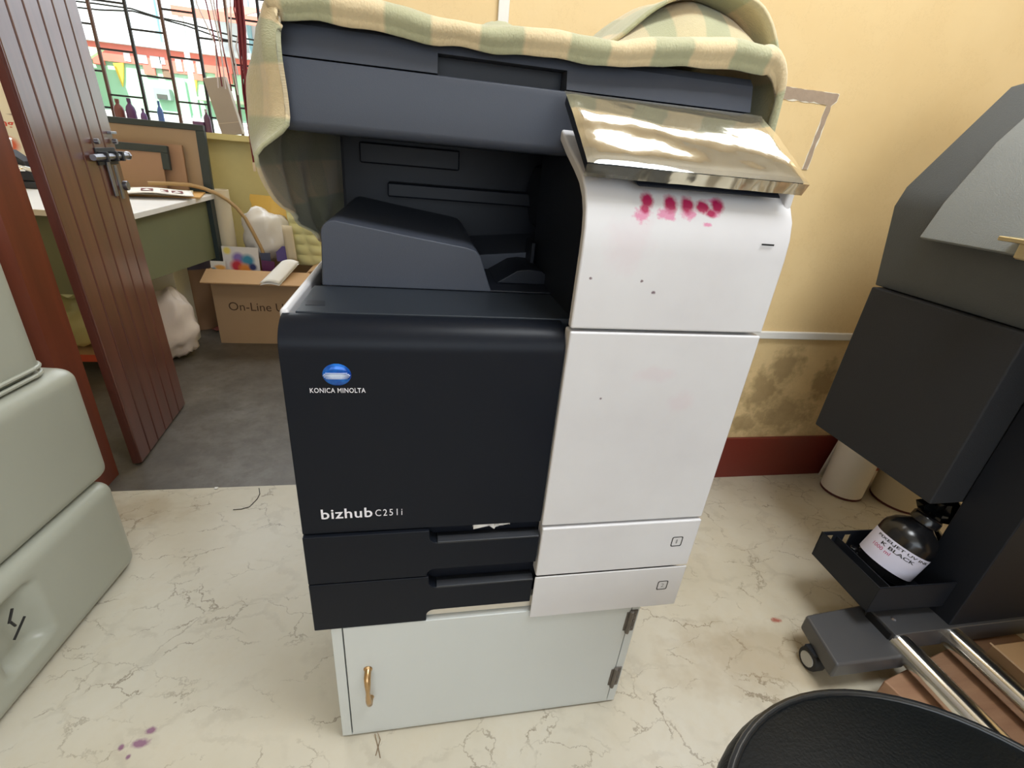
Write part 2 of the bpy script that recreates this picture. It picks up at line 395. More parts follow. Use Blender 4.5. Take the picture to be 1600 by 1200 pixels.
# window grille: uprights and staggered rungs
win = struct('window_1', MB().box(-2.3, .7, 2.40, 2.5, .935, .962), M_OLIVE)
bx = [-2.22, -2.073, -1.926, -1.779, -1.632, -1.485, -1.336, -1.184, -1.036, -.893, -.75, -.605, -.46, -.315, -.17, -.025, .12, .265, .41, .555]
for i, x in enumerate(bx):
    MB().box(x - .006, x + .006, 2.497, 2.509, .962, 2.3).build('bar', M_IRONB if i % 2 == 0 else M_IRON, win)
mesh_r = None
for i in range(len(bx) - 1):
    zs = [1.089 + .19*k for k in range(-0, 7)] if i % 2 == 0 else [1.032 + .17*0] + [1.186 + .187*k for k in range(6)]
    for z in zs:
        if z > 2.28: continue
        MB().box(bx[i] + .006, bx[i+1] - .006, 2.499, 2.507, z - .004, z + .004).build('rung', M_IRON, win)

# ------------------------------------------------------------------ door: frame and plank leaf
mb = MB(); mb.box(-.885, -.752, .74, .775, -.003, 2.1); mb.box(-.885, -.752, .775, .85, -.003, 2.1)
jamb = struct('trim_3', MB().prism([(-.885, .735), (-.775, .735), (-.752, .75), (-.752, .85), (-.885, .85)], 'z', -.003, 2.1), M_JAMB)
door = thing('door_1', None, None, (-.708, .897, 0.0), (0, math.radians(-1.55), math.radians(4.2)))
door['kind'] = 'structure'
# local frame: y along the leaf, x = thickness (face at x = 0), z up
for k in range(6):
    y0, y1 = .402*k/6, .402*(k+1)/6
    MB().box(-.022, 0, y0 + .0022, y1 - .0022, .004, 2.05).build('plank', M_PLANK, door, local=True, bevel=.003)
MB().box(-.026, -.008, .001, .401, .004, 2.05).build('backing_board', M_PLANK, door, local=True)
mb = MB(); mb.tube([(.016, .21, .885), (.016, .415, .885)], .0085, 10)
mb.lathe([(0, -.013), (.008, -.010), (.012, 0), (.008, .010), (0, .013)], (.016, .424, .885), 10)
tag(mb.build('bolt', M_STEEL, door, local=True), 'steel slide bolt across the edge of the dark plank door')
mb = MB(); mb.box(.0, .004, .262, .38, .862, .908)
for yy in (.275, .335, .372): mb.box(.0, .027, yy - .006, yy + .006, .872, .898)
mb.build('bolt_bracket', M_IRON, door, local=True, bevel=.001)
mb = MB()
mb.box(.004, .008, .30, .318, .775, .885); mb.box(.008, .012, .33, .345, .765, .86)
mb.lathe([(.0, 0), (.014, 0), (.014, .012), (0, .012)], (.004, .375, .80), 12, Matrix.Rotation(PI/2, 3, 'Y'))
mb.lathe([(.0, 0), (.007, 0), (.007, .012), (0, .012)], (.004, .27, .925), 10, Matrix.Rotation(PI/2, 3, 'Y'))
mb.lathe([(.0, 0), (.007, 0), (.007, .012), (0, .012)], (.004, .38, .925), 10, Matrix.Rotation(PI/2, 3, 'Y'))
mb.box(.0, .012, .365, .402, .945, .952)
mb.build('hasp', M_STEEL, door, local=True, bevel=.001)

# ------------------------------------------------------------------ photocopier
pc = thing('photocopier', 'large black and white office photocopier standing on a white wooden cabinet', 'photocopier', (.3075, .33, .285))
MB().box(.022, .60, .006, .64, .2958, .322).build('base_plate', M_CREAMP, pc, bevel=.002)
mb = MB(); mb.box(.012, .603, .018, .66, .322, .788); mb.build('body_core', M_DARK2, pc)
mb = MB(); mb.box(-.004, .007, .034, .66, .297, .805); tag(mb.build('left_panel', M_WHITE, pc, bevel=.004), 'white left side panel')
mb = MB(); mb.box(.603, .614, .014, .66, .30, .985); tag(mb.build('right_panel', M_WHITE, pc, bevel=.004), 'white right side panel')
# front door with a rolled top edge
prof = [(.018, .4895), (0, .4895), (0, .765)] + [(.036 - .036*math.cos(a), .765 + .036*math.sin(a)) for a in [math.radians(q) for q in range(10, 91, 8)]] + [(.036, .788), (.018, .788)]
fd = MB(); fd.prism(prof, 'x', -.001, .342); fd = fd.build('front_door', M_DOORB, pc, bevel=.0012, angle=25)
# emblem: glossy blue globe with pale bars
mb = MB(); mb.lathe([(.0, .0035), (.4, .0033), (.7, .0026), (.9, .0014), (1, 0)], (0, 0, 0), 40, None)
Me = Matrix.Translation((.0615, -.0002, .7365)) @ Matrix.Rotation(PI/2, 4, 'X') @ Matrix.Diagonal((.0165, .0145, 1, 1))
mb.v = [tuple(Me @ Vector(p)) for p in mb.v]
t = NT('glossy_blue_emblem'); v = t.obj(); sx = t.n('ShaderNodeSeparateXYZ'); t.l(v, sx.inputs[0])
t.l(t.ramp(t.noise(v, 70, 2).outputs['Fac'], [(0.3, S(6, 50, 140)), (0.7, S(20, 110, 205))]), t.b.inputs['Base Color']); t.set(Roughness=.08, Metallic=.2)
em = tag(mb.build('emblem', t.m, fd), 'round blue emblem with pale horizontal bars')
mb = MB()
for k, (dz, hw, th) in enumerate([(.0034, .0125, .0004), (.0017, .0145, .0006), (0, .0155, .0009), (-.0019, .0145, .0006), (-.0036, .0125, .0004)]):
    mb.prism([(.0615 - hw, .7365 + dz), (.0615 - hw*.4, .7365 + dz + th), (.0615 + hw*.4, .7365 + dz + th), (.0615 + hw, .7365 + dz), (.0615 + hw*.4, .7365 + dz - th), (.0615 - hw*.4, .7365 + dz - th)], 'y', -.0042, -.0006)
mb.build('emblem_bars', mat('pale_blue_print', S(196, 208, 228), .3), em)
X_, Z_ = (1, 0, 0), (0, 0, 1)
lettering('lettering', 'KONICA MINOLTA', (.0292, 0, .7122), X_, Z_, .0645, .0066, M_PRINT, fd, .008, spacing=1.08)
lettering('lettering', 'bizhub', (.0265, 0, .5155), X_, Z_, .0680, .0172, M_PRINT, fd, .014, spacing=1.08)
lettering('lettering', 'C251i', (.0985, 0, .5165), X_, Z_, .037, .0118, M_PRINT, fd, .0, spacing=1.3)
# paper drawers (black front, white end, recessed grip)
def rrect(x0, x1, z0, z1, r):
    return arc(x0+r, z0+r, r, 180, 270, 4) + arc(x1-r, z0+r, r, 270, 360, 4) + arc(x1-r, z1-r, r, 0, 90, 4) + arc(x0+r, z1-r, r, 90, 180, 4)
def drawer(z0, z1, zg0, zg1, zb, wz0, wz1, digit, lx, lz, first):
    # black front: polygon with the grip notch cut from its upper right
    left = [(-.001, z0), (.170, z0)] + (arc(.183, zb - .012, .012, 180, 90, 4) if zb > z0 + .003 else []) 
    if zb > z0 + .003: left = [(-.001, z0), (.171, z0), (.171, zb - .012)] + arc(.183, zb - .012, .012, 180, 90, 4)
    else: left = [(-.001, z0)]
    right = [(.342, zb), (.342, zg0)] + ([] ) + arc(.187, zg0 + .012, .013, 270, 180, 4) + [(.174, z1 if first else zg1 - .008)]
    if not first: right = [(.342, zb), (.342, zg0)] + arc(.187, zg0 + .012, .013, 270, 180, 4) + [(.174, z1)]
    poly = left + right + [(-.001, z1)]
    d = MB().prism(poly, 'y', -.0045, .016).build('paper_drawer', M_DOORB, pc, bevel=.0014)
    g = MB(); g.box(.172, .342, .030, .034, zg0 - .004, zg1 + .004); g.box(.170, .174, .004, .034, zg0 - .004, z1)
    g.build('grip_recess', M_SLOT, d)
    g = MB(); g.prism([(-.0045, zg0 - .003), (-.0045, zg0 + .001), (.006, zg0 + .0035), (.016, zg0 - .001), (.03, zg0 - .006), (.03, zg0 - .010), (.012, zg0-.008)], 'x', .186, .342)
    g.build('grip_lip', M_LIP, d, bevel=.0008)
    tag(MB().box(.3445, .6145, -.008, .016 if first else -.0045, wz0, wz1).build('drawer_end', M_WHITE, d, bevel=.0028), 'white end of the paper drawer')
    n = MB(); o_ = rrect(lx-.0098, lx+.0098, lz-.0105, lz+.0105, .003); i_ = rrect(lx-.0081, lx+.0081, lz-.0088, lz+.0088, .0022); k = len(o_)
    n.add([(p[0], -.0084, p[1]) for p in o_] + [(p[0], -.0084, p[1]) for p in i_], [(q, (q+1) % k, k+(q+1) % k, k+q) for q in range(k)])
    tag(n.build('number_frame', M_LABELK, d), 'small square outline round the drawer number')
    lettering('lettering', digit, (lx - (.0016 if digit == '1' else .0027), -.008, lz - .0042), X_, Z_, .0026 if digit == '1' else .0054, .0086, M_LABELG, d, 0)
    return d
drawer(.3965, .487, .4640, .489, .4105, .3815, .4812, '1', .580, .4375, True)
drawer(.2965, .3945, .3715, .4105, .3205, .2845, .3785, '2', .578, .3365, False)
# upper deck in front of the output tray
MB().box(.0135, .41, .037, .157, .788, .8025).build('front_deck', M_DECK, pc, bevel=.001)
MB().prism([(.02, .062), (.043, .062), (.040, .082), (.018, .082)], 'z', .8025, .8029).build('deck_label', M_DARK2, pc)
# output tray: sloped top, finger notch at its right end
prof = [(.024, .803)] + [(.0275, .862)] + arc(.046, .874, .0185, 175, 82, 6) + [(.14, .8785), (.225, .8665), (.238, .863), (.246, .855), (.262, .812), (.266, .803)]
mb = MB().prism(prof, 'y', .155, .50)
mb.prism([(.262, .803), (.262, .83), (.41, .845), (.41, .803)], 'y', .30, .50)
tag(mb.build('output_tray', M_DARK, pc, bevel=.002, angle=30), 'charcoal sloping paper output tray')
mb = MB(); mb.prism([(.262, .8026), (.41, .8026), (.41, .806), (.262, .806)], 'y', .155, .31)
mb.prism([(.278, .806), (.296, .817), (.312, .827), (.330, .830), (.352, .828), (.385, .806)], 'y', .20, .31)
mb.prism([(.345, .806), (.352, .806), (.352, .862), (.345, .862)], 'y', .26, .31)
mb.build('tray_notch', M_DARK2, pc, bevel=.002)
# paper exit cavity
mb = MB(); mb.box(.018, .42, .50, .655, .80, .998); mb.box(.004, .018, .57, .655, .80, .998); mb.build('cavity_back', M_DARK2, pc)
mb = MB(); mb.box(.41, .42, .04, .52, .80, 1.0); mb.build('cavity_side', M_DARK2, pc)
mb = MB(); mb.box(.05, .235, .47, .50, .955, .99); mb.box(.10, .41, .455, .50, .90, .925)
mb.prism([(.41, .86), (.41, .985), (.385, .975), (.372, .93), (.385, .87)], 'y', .16, .48)
mb.build('paper_exit', M_DARK2, pc, bevel=.003)
# scanner unit and lid
prof = [(.158, 1.0715), (.148, 1.0715), (.145, 1.063), (.149, 1.016)] + [(.161 - .012*math.cos(math.radians(q)), 1.008 - .012*math.sin(math.radians(q))) for q in range(0, 91, 15)] + [(.66, .996), (.66, 1.0715)]
MB().prism(prof, 'x', -.001, .617).build('scanner_unit', M_DARK, pc, bevel=.002, angle=25)
mb = MB()
lpf = [(.153, 1.0735), (.1592, 1.0955), (.1625, 1.106), (.172, 1.115), (.66, 1.115), (.66, 1.0735)]
mb.prism(lpf, 'x', 0, .180); mb.prism(lpf, 'x', .345, .614)
mb.prism([(.186, 1.0735), (.186, 1.0955), (.1592, 1.0955), (.1625, 1.106), (.172, 1.115), (.66, 1.115), (.66, 1.0735)], 'x', .180, .345)
tag(mb.build('scanner_lid', M_DARK, pc, bevel=.0012, angle=25), 'charcoal scanner lid with a long finger recess')
MB().box(.181, .344, .183, .1855, 1.0740, 1.0952).build('lid_recess_shade', M_DARK2, pc)  # blacker back plate paints in the shade of the finger recess
# white column right of the front door
outer = [(-.004, .803), (-.004, .900), (-.002, .925), (.004, .946), (.016, .964), (.036, .9795), (.065, .9925), (.11, 1.010), (.168, 1.037)]
inner = [(.180, 1.028), (.118, .999), (.07, .980), (.044, .968), (.026, .954), (.015, .938), (.010, .918), (.009, .895), (.009, .803)]
tag(MB().prism(outer + inner, 'x', .3435, .6145).build('upper_cover', M_WHITE, pc, bevel=.003, angle=50), 'white curved upper cover with magenta ink finger marks')
core = [(.010, .803), (.010, .915), (.016, .938), (.027, .953), (.045, .967), (.07, .979), (.118, .998), (.18, 1.027), (.30, 1.03), (.30, .803)]
MB().prism([(a, min(b, .995)) for a, b in core], 'x', .358, .603).build('column_core', M_DARK2, pc)
tag(MB().box(.3435, .6145, -.005, .018, .4845, .7995).build('side_cover', M_WHITE, pc, bevel=.0028), 'flat white front cover of the right column')
MB().box(.574, .591, -.0045, -.0038, .9178, .9198).build('indicator_slot', M_SLOT, pc)
# control panel
a = math.radians(31); Mp = Matrix.Translation((.337, -.004, .992)) @ Matrix.Rotation(a, 4, 'X')
cp = MB(); pl, pw, pt = .145, .270, .014
cp.box(0, pw, 0, pl, -pt, 0, M=Mp); cp = tag(cp.build('control_panel', M_DARK2, pc, bevel=.003), 'tilted touch panel wrapped in shiny clear film')
MB().box(.006, pw-.006, .008, pl-.006, 0, .0006, M=Mp).build('screen', mat('dark_screen_glass', S(44, 40, 32), .12), cp)
t = NT('clear_plastic_film'); v = t.obj()
nt = t.t; gl = t.n('ShaderNodeBsdfGlossy'); gl.inputs['Color'].default_value = (.98, .97, .92, 1); gl.inputs['Roughness'].default_value = .07
tr = t.n('ShaderNodeBsdfTransparent'); tr.inputs['Color'].default_value = (.97, .94, .85, 1)
df = t.n('ShaderNodeBsdfDiffuse'); df.inputs['Color'].default_value = (.5, .46, .36, 1)
fr = t.n('ShaderNodeFresnel'); fr.inputs['IOR'].default_value = 1.6
m1 = t.n('ShaderNodeMixShader'); t.l(t.math('ADD', t.math('MULTIPLY', fr.outputs[0], 1.3), .35), m1.inputs[0]); t.l(tr.outputs[0], m1.inputs[1]); t.l(gl.outputs[0], m1.inputs[2])
m2 = t.n('ShaderNodeMixShader'); m2.inputs[0].default_value = .12; t.l(m1.outputs[0], m2.inputs[1]); t.l(df.outputs[0], m2.inputs[2])
bp = t.n('ShaderNodeBump'); bp.inputs['Strength'].default_value = .12; bp.inputs['Distance'].default_value = .004; t.l(t.noise(v, 30, 2, .4).outputs['Fac'], bp.inputs['Height']); t.l(bp.outputs[0], gl.inputs['Normal'])
t.l(m2.outputs[0], t.t.nodes['Material Output'].inputs['Surface']); M_FILM = t.m
def film(u, v):
    x = -.003 + u*(pw + .006); y = -.003 + v*(pl + .004)
    z = .0030 + .0042*math.sin(v*PI)*(.55 + .45*math.sin(u*PI)) + .0021*nz3(x*7 + .4, y*11, 0) + .0006*nz3(x*16, y*28, 2) + .00030*math.sin(16*x + 95*y + 2*nz3(x, y, 1, 8)) + .0002*nz3(x, y, 3, 45)
    e = min(u, 1-u, v, 1-v)*8
    if e < .4: z -= (.4 - e)*.006
    return Mp @ Vector((x, y, max(z, .0008)))
mb = MB(); mb.grid(film, 46, 26)
mb.grid(lambda u, v: Mp @ Vector((-.003 + u*(pw+.006), -.004 - .0003*math.sin(u*40), -pt*1.05*v + .0006)), 30, 3)
mb.build('film', M_FILM, cp, angle=80)
MB().prism([(.0, .972), (.03, .996), (.10, 1.03), (.12, 1.01), (.06, .985)], 'x', .40, .585).build('panel_arm', M_DARK2, pc, bevel=.002)

# paper crumpled into the first drawer grip
def crumple(name, c, s, m, label, cat, seed, n=7, parent=None):
    rnd = random.Random(seed); mb = MB(); g = {}
    def f(u, v):
        x = (u-.5)*s[0]; y = (v-.5)*s[1]
        z = s[2]*(.5 + .5*mnoise.noise(Vector((u*3.1+seed, v*2.7, seed*.37)))*1.6 + .2*rnd.uniform(-1, 1))
        return (c[0] + x, c[1] + y + .2*z, c[2] + max(0.0005, z))
    mb.grid(f, n, n)
    o = mb.build(name, m, parent, angle=20, solid=.0006)
    return tag(o, label, cat) if label else o
crumple('paper_scrap', (.268, .012, .4660), (.056, .016, .026), M_PAPERW, 'crumpled white paper scrap stuffed in the upper drawer grip of the photocopier', 'paper', 3)

# ------------------------------------------------------------------ cabinet under the copier
cb = thing('wooden_cabinet', 'low white painted wooden cabinet with one door under the photocopier', 'cabinet', (.29, .28, 0))
x0, x1, z0, z1, yf = .0225, .5525, .005, .2955, -.0020
mb = MB()
mb.box(x0, x1, yf + .018, .57, z0, z1)
mb.build('carcass', M_CAB, cb, bevel=.0015)
mb = MB(); mb.box(x0, x0+.0165, yf, yf+.018, z0, z1); mb.box(x1-.0155, x1, yf, yf+.018, z0, z1); mb.box(x0+.0165, x1-.0155, yf, yf+.018, z0, z0+.006)
mb.build('face_frame', M_CAB, cb, bevel=.001)
cdoor = MB().box(x0+.0185, x1-.0175, yf - .0015, yf+.016, z0+.007, .2952).build('cabinet_door', M_CAB, cb, bevel=.0012)
hx, hz = .0750, .149
mb = MB()
mb.tube([(hx, yf-.0015, hz+.040), (hx, yf-.016, hz+.037), (hx+.0002, yf-.019, hz+.024), (hx, yf-.019, hz+.004), (hx+.0002, yf-.019, hz-.018), (hx+.001, yf-.015, hz-.032), (hx+.001, yf-.0015, hz-.035)], [.0055, .0056, .0052, .0034, .0050, .0056, .0055], 10)
for dz in (.041, -.036): mb.lathe([(0, 0), (.0075, .0005), (.006, .003), (0, .0035)], (hx, yf-.0015, hz+dz), 12, Matrix.Rotation(PI/2, 3, 'X'))
mb.build('door_handle', M_BRASS, cdoor, angle=60)
for zz in (.245, .085):
    hxx = x1 - .0165
    mb = MB(); mb.tube([(hxx, yf-.004, zz-.028), (hxx, yf-.004, zz+.028)], .0042, 8); mb.box(hxx+.002, hxx+.013, yf - .002, yf + .001, zz-.027, zz+.027); mb.box(hxx-.008, hxx-.0015, yf - .003, yf + .001, zz-.024, zz+.024)
    for dz in (-.018, 0, .018): mb.lathe([(0, 0), (.0022, 0), (.0016, .0016), (0, .0016)], (hxx+.0085, yf - .002, zz+dz), 8, Matrix.Rotation(PI/2, 3, 'X'))
    mb.build('hinge', M_RUST, cb, bevel=.0006)
for fx in (.065, .51):
    for fy in (.030, .53): tag(MB().lathe([(.013, 0), (.013, z0)], (fx, fy, 0), 12).build('foot', M_RED, cb), 'small red foot')
mb = MB(); mb.box(.075, .084, .0095, .0104, .004, .022); mb.tube([(.080, -.006, .006), (.082, -.012, .002), (.088, -.03, .0014), (.092, -.045, .0012)], .0008, 5); mb.tube([(.085, -.006, .008), (.09, -.015, .002), (.084, -.04, .0014)], .0008, 5)
tag(mb.build('tape_strip', mat('brown_tape', S(130, 110, 86), .6)), 'frayed brown tape strip hanging at the foot of the white cabinet', 'tape')

# ------------------------------------------------------------------ checked blanket over the scanner
t = NT('checked_cotton'); uvn = t.n('ShaderNodeUVMap'); sx = t.n('ShaderNodeSeparateXYZ'); t.l(uvn.outputs[0], sx.inputs[0])
def band(s_, period, lo, off):
    fr_ = t.math('FRACT', t.math('DIVIDE', t.math('ADD', s_, off), period))
    a_ = t.n('ShaderNodeMapRange'); a_.inputs[1].default_value = lo - .02; a_.inputs[2].default_value = lo + .02; t.l(fr_, a_.inputs[0])
    b_ = t.n('ShaderNodeMapRange'); b_.inputs[1].default_value = .96; b_.inputs[2].default_value = 1.0; b_.inputs[3].default_value = 1; b_.inputs[4].default_value = 0; t.l(fr_, b_.inputs[0])
    return t.math('MULTIPLY', a_.outputs[0], b_.outputs[0])
bu = band(sx.outputs['X'], .110, .50, .04); bv = band(sx.outputs['Y'], .150, .55, .05)
c = t.mix(bu, S(222, 200, 160), S(180, 178, 144))
c = t.mix(t.math('MULTIPLY', bv, .35), c, S(162, 164, 126))
wv = t.n('ShaderNodeTexWave', wave_type='BANDS'); wv.inputs['Scale'].default_value = 260; t.l(uvn.outputs[0], wv.inputs['Vector'])
c = t.mix(t.math('MULTIPLY', t.noise(uvn.outputs[0], 160, 3).outputs['Fac'], .28), c, S(120, 118, 84))
t.l(c, t.b.inputs['Base Color']); t.set(Roughness=.9); t.b.inputs['Sheen Weight'].default_value = .3
t.bump(t.noise(uvn.outputs[0], 420, 2).outputs['Fac'], .6, .002); M_BLANK = t.m

def sm(a, b, x):
    q = max(0, min(1, (x-a)/(b-a))); return q*q*(3-2*q)
def lerp_tab(tab, x):
    for (a0, b0), (a1, b1) in zip(tab, tab[1:]):
        if x <= a1: 
            k = max(0, (x-a0)/(a1-a0)); return b0 + (b1-b0)*k
    return tab[-1][1]
DROP = .345
def top_z(x, y, v):
    z = 1.128 + .006*nz3(x, y, 0, 8) * sm(0, .06, x) + .004*nz3(x, y, 3, 22)
    z += .012*math.exp(-((x-.265)/.022)**2)*sm(.06, .14, v) + .026*math.exp(-((x-.30)/.06)**2 - ((y-.36)/.09)**2) + .030*math.exp(-((x-.22)/.07)**2 - ((y-.45)/.10)**2)
    z += .018*math.exp(-((x-.09)/.10)**2 - ((y-.26)/.10)**2)
    z += .022*sm(.36, .56, x)*(1 - sm(.30, .42, y))
    return z
def blanket_pt(s, v):
    """s: arc length across (m), 0 at the lid's left edge; v: 0 front .. 1 back"""
    if s < 0:                         # hangs down the left side of the scanner
        q = -s/DROP; z = 1.131 - (q**1.25)*DROP
        yf_ = lerp_tab([(0, .137), (.05, .131), (.13, .131), (.17, .148), (.23, .205), (.30, .40), (.345, .53)], 1.131 - z)
        y = yf_ + (.650 - yf_)*v
        out = lerp_tab([(0, .006), (.010, .020), (.03, .034), (.08, .046), (.16, .050), (.24, .042), (.29, .034), (.345, .024)], 1.131 - z)
        free = sm(.125, .17, 1.131 - z)
        b0 = .10 + .60*free
        B = lerp_tab([(0, b0), (.05, b0 + (.80-b0)*.55), (.12, .86), (.25, 1.0), (.55, .95), (.8, .50), (1, .0)], v)
        x = -out*B + (.008*math.sin(y*42 + q*5) + .010*nz3(q*.3, y, 2, 11))*sm(.02, .1, 1.131 - z)*B
        y += .006*math.sin(q*17 + 1)*sm(.1, .3, q)*(1-v)
        k = max(0, 1 - v/.075); dzz = 1.131 - z
        if k > 0: z -= .026*(1 - math.sqrt(max(0, 1 - k*k)))*(1 - sm(.0, .05, dzz))
        return Vector((min(x, -.0045) + .0125*(1 - sm(0, .028, v))*(1 - free), y, z))
    y = .137 + .50*v
    fade = 1.0
    if s <= .62:
        x = s - .006; z = top_z(x, y, v)
    else:
        L = s - .62; ang = min(L/.040, PI/2)
        x = .614 + .034*math.sin(ang) + .006*nz3(y, L, 4, 10)
        z = 1.130 + .022*(1 - sm(.30, .42, y)) - .046*(1-math.cos(ang)) - 1.3*max(0, L - .040*PI/2)
    k = max(0, 1 - v/.075)            # thick folded front edge
    if k > 0:
        fz = math.sqrt(max(0, 1 - k*k)); roll = (.026 + .003*nz3(x, 0, 5, 16) + .006*sm(.35, .6, x))*fade
        z -= roll*(1 - fz); y += (-.020*math.sin(k*PI)*.5 + .012*sm(.75, 1, k))*fade - .004*math.sin(x*20)*k*0
    return Vector((x, y, z))
NU, NV = 130, 56
S0, S1 = -DROP, .755
mb = MB(); uvs = []
def bf(u, v):
    vv = v**1.5
    s = S0 + (S1-S0)*u
    uvs.append((s, .53*vv)); return tuple(blanket_pt(s, vv))
mb.grid(bf, NU, NV)
# the loose end, folded back over itself in a big loop at the right
def loop(u, v):
    y = .195 + .33*v - .02*math.sin(u*PI)
    P_ = [(.385, 1.128), (.430, 1.155), (.475, 1.200), (.520, 1.226), (.565, 1.228), (.612, 1.210), (.647, 1.166), (.660, 1.118), (.660, 1.078), (.648, 1.035)]
    f = u*(len(P_)-1); i_ = min(int(f), len(P_)-2); k = f - i_
    p0, p1, p2, p3 = P_[max(i_-1, 0)], P_[i_], P_[i_+1], P_[min(i_+2, len(P_)-1)]
    cr = lambda a, b, c_, d: .5*((2*b) + (c_-a)*k + (2*a-5*b+4*c_-d)*k*k + (3*b-a-3*c_+d)*k**3)
    x, z = cr(p0[0], p1[0], p2[0], p3[0]), cr(p0[1], p1[1], p2[1], p3[1])
    back = sm(.55, 1, v)*math.sin(u*PI)
    g_ = .74 + .16*sm(.42, .62, u); g_ = g_ + (1-g_)*sm(.0, .45, v); z = 1.128 + (z-1.128)*(g_ if z > 1.128 else 1)
    z -= .05*back; w_ = math.sin(min(1, u*1.3)*PI)
    z += (.010*math.sin(v*9 + u*4) + .008*nz3(x, y, 7, 12))*w_; x += .008*math.sin(v*7 + 2)*u
    y += .03*(1-u)*1.5 + .02*nz3(x, z, 1, 8)*w_
    uvs.append((.40 + .42*u, .06 + .33*v)); return (x, y, z)
mb.grid(loop, 44, 22)
def skirt(u, w):                      # cloth face that closes the front of the loop
    uu = .03 + .86*u
    x, y, z = loop(uu, .10 + .06*math.sin(u*PI)); uvs.pop()
    bx_, by_, bz_ = x*.96 + .012, .166 + .05*(1-u)*.4, 1.126
    q = w; bulge = .018*math.sin(q*PI)
    uvs.append((.02 + .5*u, .30 - .16*w))
    return (x + (bx_-x)*q, y + .004 + (by_-y-.004)*q - bulge, (z - .004) + (min(bz_, z-.004) - (z-.004))*q + .008*math.sin(q*PI)*nz3(x, z, 4, 14))
mb.grid(skirt, 36, 12)
def crest(u, v):                      # second, smaller fold lying left of the loop
    x = .20 + .24*u; y = .30 + .16*v
    z = 1.128 + .022*math.sin(u*PI)*math.sin(v*PI) + .006*nz3(x, y, 9, 20) + .012*math.sin(u*PI)
    uvs.append((.2 + .24*u, .2 + .16*v)); return (x, y, z)
mb.grid(crest, 24, 12)
bl = mb.build('blanket', M_BLANK, None, angle=180, solid=.005, offset=1, uvs=uvs)
tag(bl, 'green and tan checked cloth blanket draped over the photocopier lid', 'blanket')

# ------------------------------------------------------------------ grey plastic containers, stacked at the left
def container(name, cx, y1, z0, h, dx, dy, rot, label, pocket, lip=False, marker=False):
    """rounded can; its +x face looks at the copier; far end at y1"""
    r = .030; o = thing(name, label, 'container', (cx, y1, z0), (0, 0, math.radians(rot)), 'grey plastic containers stacked at the left')
    bm = bmesh.new(); bmesh.ops.create_cube(bm, size=1); bmesh.ops.subdivide_edges(bm, edges=bm.edges[:], cuts=41, use_grid_fill=True)
    for v in bm.verts:
        # spread the grid so that edges are fine enough
        p = Vector((v.co.x*dx, v.co.y*dy, v.co.z*h))
        c = Vector([max(-(e/2 - r), min(e/2 - r, q)) for q, e in zip(p, (dx, dy, h))])
        d = p - c
        if d.length > 1e-9: p = c + d.normalized()*r*min(1, max(abs(q)/1 for q in d)/r)
        yy = p.y + dy/2; zz = p.z + h/2
        if p.x > dx/2 - .012 and pocket:
            py, pz, ry, rz, dep = pocket
            yf_ = dy - yy            # distance from the far end
            m = sm(0, .014, ry - abs(yf_ - py)) * sm(0, .02, rz - abs(zz - pz)); p.x -= dep*m
        p.x -= .004*math.cos(p.z/h*PI)*0
        v.co = p + Vector((-dx/2, -dy/2, h/2))
    me = bpy.data.meshes.new('body'); bm.to_mesh(me); bm.free(); me.materials.append(M_CONT)
    me.polygons.foreach_set('use_smooth', [True]*len(me.polygons))
    b = bpy.data.objects.new('body', me); COL.objects.link(b); b.parent = o; MW[b.name] = MW[o.name]
    if lip:
        mb = MB(); pts = []
        for (ax, ay, a0) in ((-.03, -.03, 0), (-dx+.03, -.03, 90), (-dx+.03, -dy+.03, 180), (-.03, -dy+.03, 270)):
            for k in range(7): 
                q = math.radians(a0 + 90*k/6); pts.append((ax + .0315*math.cos(q), ay + .0315*math.sin(q), .022))
        mb.tube(pts + [pts[0]], .004, 8); mb.build('lid_bead', M_CONT, o, local=True)
        mb = MB(); mb.tube([(p[0], p[1], .008) for p in pts] + [(pts[0][0], pts[0][1], .008)], .004, 8); mb.build('lid_bead', M_CONT, o, local=True)
    if marker:
        mb = MB()
        for pts in ([(.001, -.315, .165), (.001, -.300, .185)], [(.001, -.312, .165), (.001, -.308, .150)], [(.001, -.32, .128), (.001, -.288, .150)]):
            mb.tube(pts, .0022, 6)
        mb.build('marker_mark', M_MARK, o, local=True)
    return o
container('plastic_container', -.527, .485, 0, .250, .42, .62, -5.5, 'grey white plastic container lying on the floor, lowest of its stack', (.305, .135, .050, .075, .030), marker=True)
container('plastic_container', -.535, .505, .2505, .272, .42, .64, -5.5, 'grey white plastic container in the middle of its stack', (.40, .12, .05, .07, .025))
container('plastic_container', -.562, .462, .523, .27, .42, .62, -5.5, 'grey white plastic container with a beaded lower rim, topmost of its stack', None, lip=True)

# ------------------------------------------------------------------ wide format printer at the right
wp = thing('wide_format_printer', 'tall charcoal wide format printer on a black stand at the right wall', 'printer', (1.45, 0, 0))
LX = 1.25
MB().box(LX, 1.75, .098, .440, .386, .778).build('lower_housing', M_GREYP, wp, bevel=.004)
prof = [(LX, .780), (LX - .012, .945), (LX - .006, .972), (LX + .006, 1.004), (1.405, 1.215), (1.47, 1.235), (1.80, 1.235), (1.80, .780)]
prof = [(1.268, .780), (1.231, .962), (1.243, 1.004), (1.402, 1.215), (1.47, 1.238), (1.80, 1.238), (1.80, .780)]
mb = MB(); mb.prism(prof, 'y', -1.25, .450)
mb.build('upper_housing', [mat('charcoal_grey_powder_coat', S(72, 76, 79), .55, spec=.3, bump=.5, bscale=400)], wp, bevel=.003)
prof = [(1.255, .895), (1.247, .908), (1.262, .984), (1.372, 1.150), (1.43, 1.225), (1.445, 1.222), (1.388, 1.146), (1.282, .99), (1.270, .905)]
prof = [(q[0] - .045, q[1]) for q in prof]
